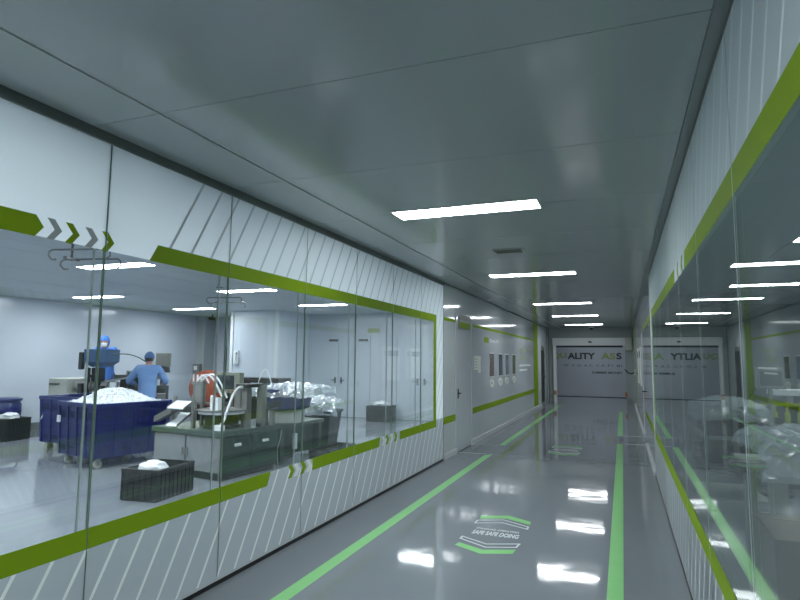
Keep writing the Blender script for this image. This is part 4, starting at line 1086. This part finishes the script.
for ax_ in (-1, 1):
    f = MB(); f.M = Matrix.Translation((0, ax_ * d2, h2)) @ Matrix.Rotation(ax_ * -.12, 4, 'X'); f.box(-w2, w2, min(0, -ax_ * d2 * .98), max(0, -ax_ * d2 * .98), 0, .006); f.build('flap', M['carton'], bx_)
MB().box(-w2 + .01, w2 - .01, -.03, .03, h2 + .032, h2 + .034).build('packing_tape', M['hmi'], bx_)
def trolley(loc, rz, label):
    t = empty('shelf_trolley', loc, rz, label, 'trolley')
    for z in (.22, .52, .82): MB().box(-.28, .28, -.42, .42, z, z + .025).build('shelf', M['steel'], t)
    for x in (-.27, .27):
        for y in (-.41, .41): MB().cyl((x, y, .10), (x, y, 1.0), .014, 10).build('upright', M['steel'], t, smooth=True)
    for x in (-.24, .24):
        for y in (-.38, .38): caster(t, x, y, .13)
    return t
trolley((1.02, 7.1, 0), .04, 'steel shelf trolley under plastic behind the tinted glass')
for i, (x, y, z) in enumerate(((1.02, 6.95, .845), (1.02, 7.3, .845), (1.02, 7.1, .545))):
    q = crate((x, y, z), .04, .46, .30, .26, ('dark crate at the near end of the trolley top', 'dark crate at the far end of the trolley top', 'dark crate on the middle trolley shelf')[i], 'crates on the shelf trolley')
sheet('plastic_sheet', 1.02, 7.1, .04, .52, .78, 1.17, (.18, .06, .16, .08), 7.0, 'clear plastic sheet over the crates on the shelf trolley', nx=26, ny=30)
am = empty('filling_machine', (2.2, 9.1, 0), .0, 'filling machine with a row of lime green holders behind the tinted glass', 'machine')
MB().box(-.85, 1.4, -.4, .5, .70, .82).build('machine_bed', M['dark_metal'], am, bevel=.01)
MB().box(-.75, 1.3, -.32, .42, .0, .70).build('base_cabinet', M['dark_metal'], am, bevel=.01)
for k in range(16):
    h_ = MB().lathe([(.032, .82), (.032, .95), (.014, .98), (.013, 1.10)], (-.78 + k * .14, -.25, 0), 14).build('lime_holder', M['lime'], am, smooth=True)
MB().box(-.85, 1.4, -.12, -.08, 1.04, 1.07).box(-.85, -.80, -.12, .3, .82, 1.07).box(1.35, 1.4, -.12, .3, .82, 1.07).build('rail', M['lime'], am)
MB().box(-.85, 1.4, .0, .30, .82, 1.02).build('rear_housing', M['dark_metal'], am, bevel=.01)
MB().box(-.3, 1.4, .05, .45, 1.16, 1.24).box(-.1, -.04, .2, .26, .82, 1.16).box(1.2, 1.26, .2, .26, .82, 1.16).build('top_cover', M['white'], am, bevel=.01)
MB().tube(arc((-.7, -.1, 1.0), (-.2, .1, 1.2), .2), .012, 8).build('hose', M['black'], am, smooth=True)
for k in range(6): MB().box(-.8 + k * .36, -.66 + k * .36, -.38, -.30, .82, .90).build('clamp', M['black'], am)
hq = empty('operator_panel', (1.70, 8.35, 0), .1, 'grey operator panel on a post before the lime green machine', 'display')
MB().cyl((0, 0, .02), (0, 0, 1.28), .025, 12).build('post', M['steel'], hq, smooth=True); MB().lathe([(.18, 0), (.18, .02), (.04, .04)], n=24).build('foot', M['dark_metal'], hq)
MB().box(-.15, .15, -.05, .05, 1.28, 1.54).build('housing', M['grey_metal'], hq, bevel=.01); MB().box(-.12, .12, -.056, -.05, 1.32, 1.5).build('screen', M['screen'], hq)

# ------------------------------------------------------------------ camera, world, settings
F_PX, YAW, PITCH, ROLL = 570.308, 0.371010, 0.104376, 0.0088368
cy_, sy_ = math.cos(YAW), math.sin(YAW); cp, sp_ = math.cos(PITCH), math.sin(PITCH)
Fw = Vector((-sy_ * cp, cy_ * cp, sp_)); Rr = Vector((cy_, sy_, 0)); Uu = Rr.cross(Fw)
R2 = Rr * math.cos(ROLL) + Uu * math.sin(ROLL); U2 = -Rr * math.sin(ROLL) + Uu * math.cos(ROLL)
cd = bpy.data.cameras.new('camera'); cam = bpy.data.objects.new('camera', cd); COL.objects.link(cam)
cam.matrix_world = Matrix(((R2.x, U2.x, -Fw.x, 0), (R2.y, U2.y, -Fw.y, 0), (R2.z, U2.z, -Fw.z, 1.6), (0, 0, 0, 1)))
cd.sensor_fit = 'HORIZONTAL'; cd.sensor_width = 36.0; cd.lens = F_PX / 800 * 36.0; cd.clip_start = .02; cd.clip_end = 200
SC.camera = cam
wd = bpy.data.worlds.new('world'); SC.world = wd; wd.use_nodes = True
wd.node_tree.nodes['Background'].inputs[0].default_value = (0.02, 0.024, 0.025, 1); wd.node_tree.nodes['Background'].inputs[1].default_value = 0.2
vs_set = SC.view_settings
vs_set.view_transform = 'Standard'; vs_set.look = 'None'; vs_set.gamma = 1.0; vs_set.exposure = 0.0
try: vs_set.use_curve_mapping = False
except Exception: pass
cyc = SC.cycles
cyc.max_bounces = 14; cyc.diffuse_bounces = 5; cyc.glossy_bounces = 6; cyc.transmission_bounces = 6; cyc.transparent_max_bounces = 40
cyc.sample_clamp_indirect = 6.0; cyc.blur_glossy = 0.3; cyc.use_denoising = True
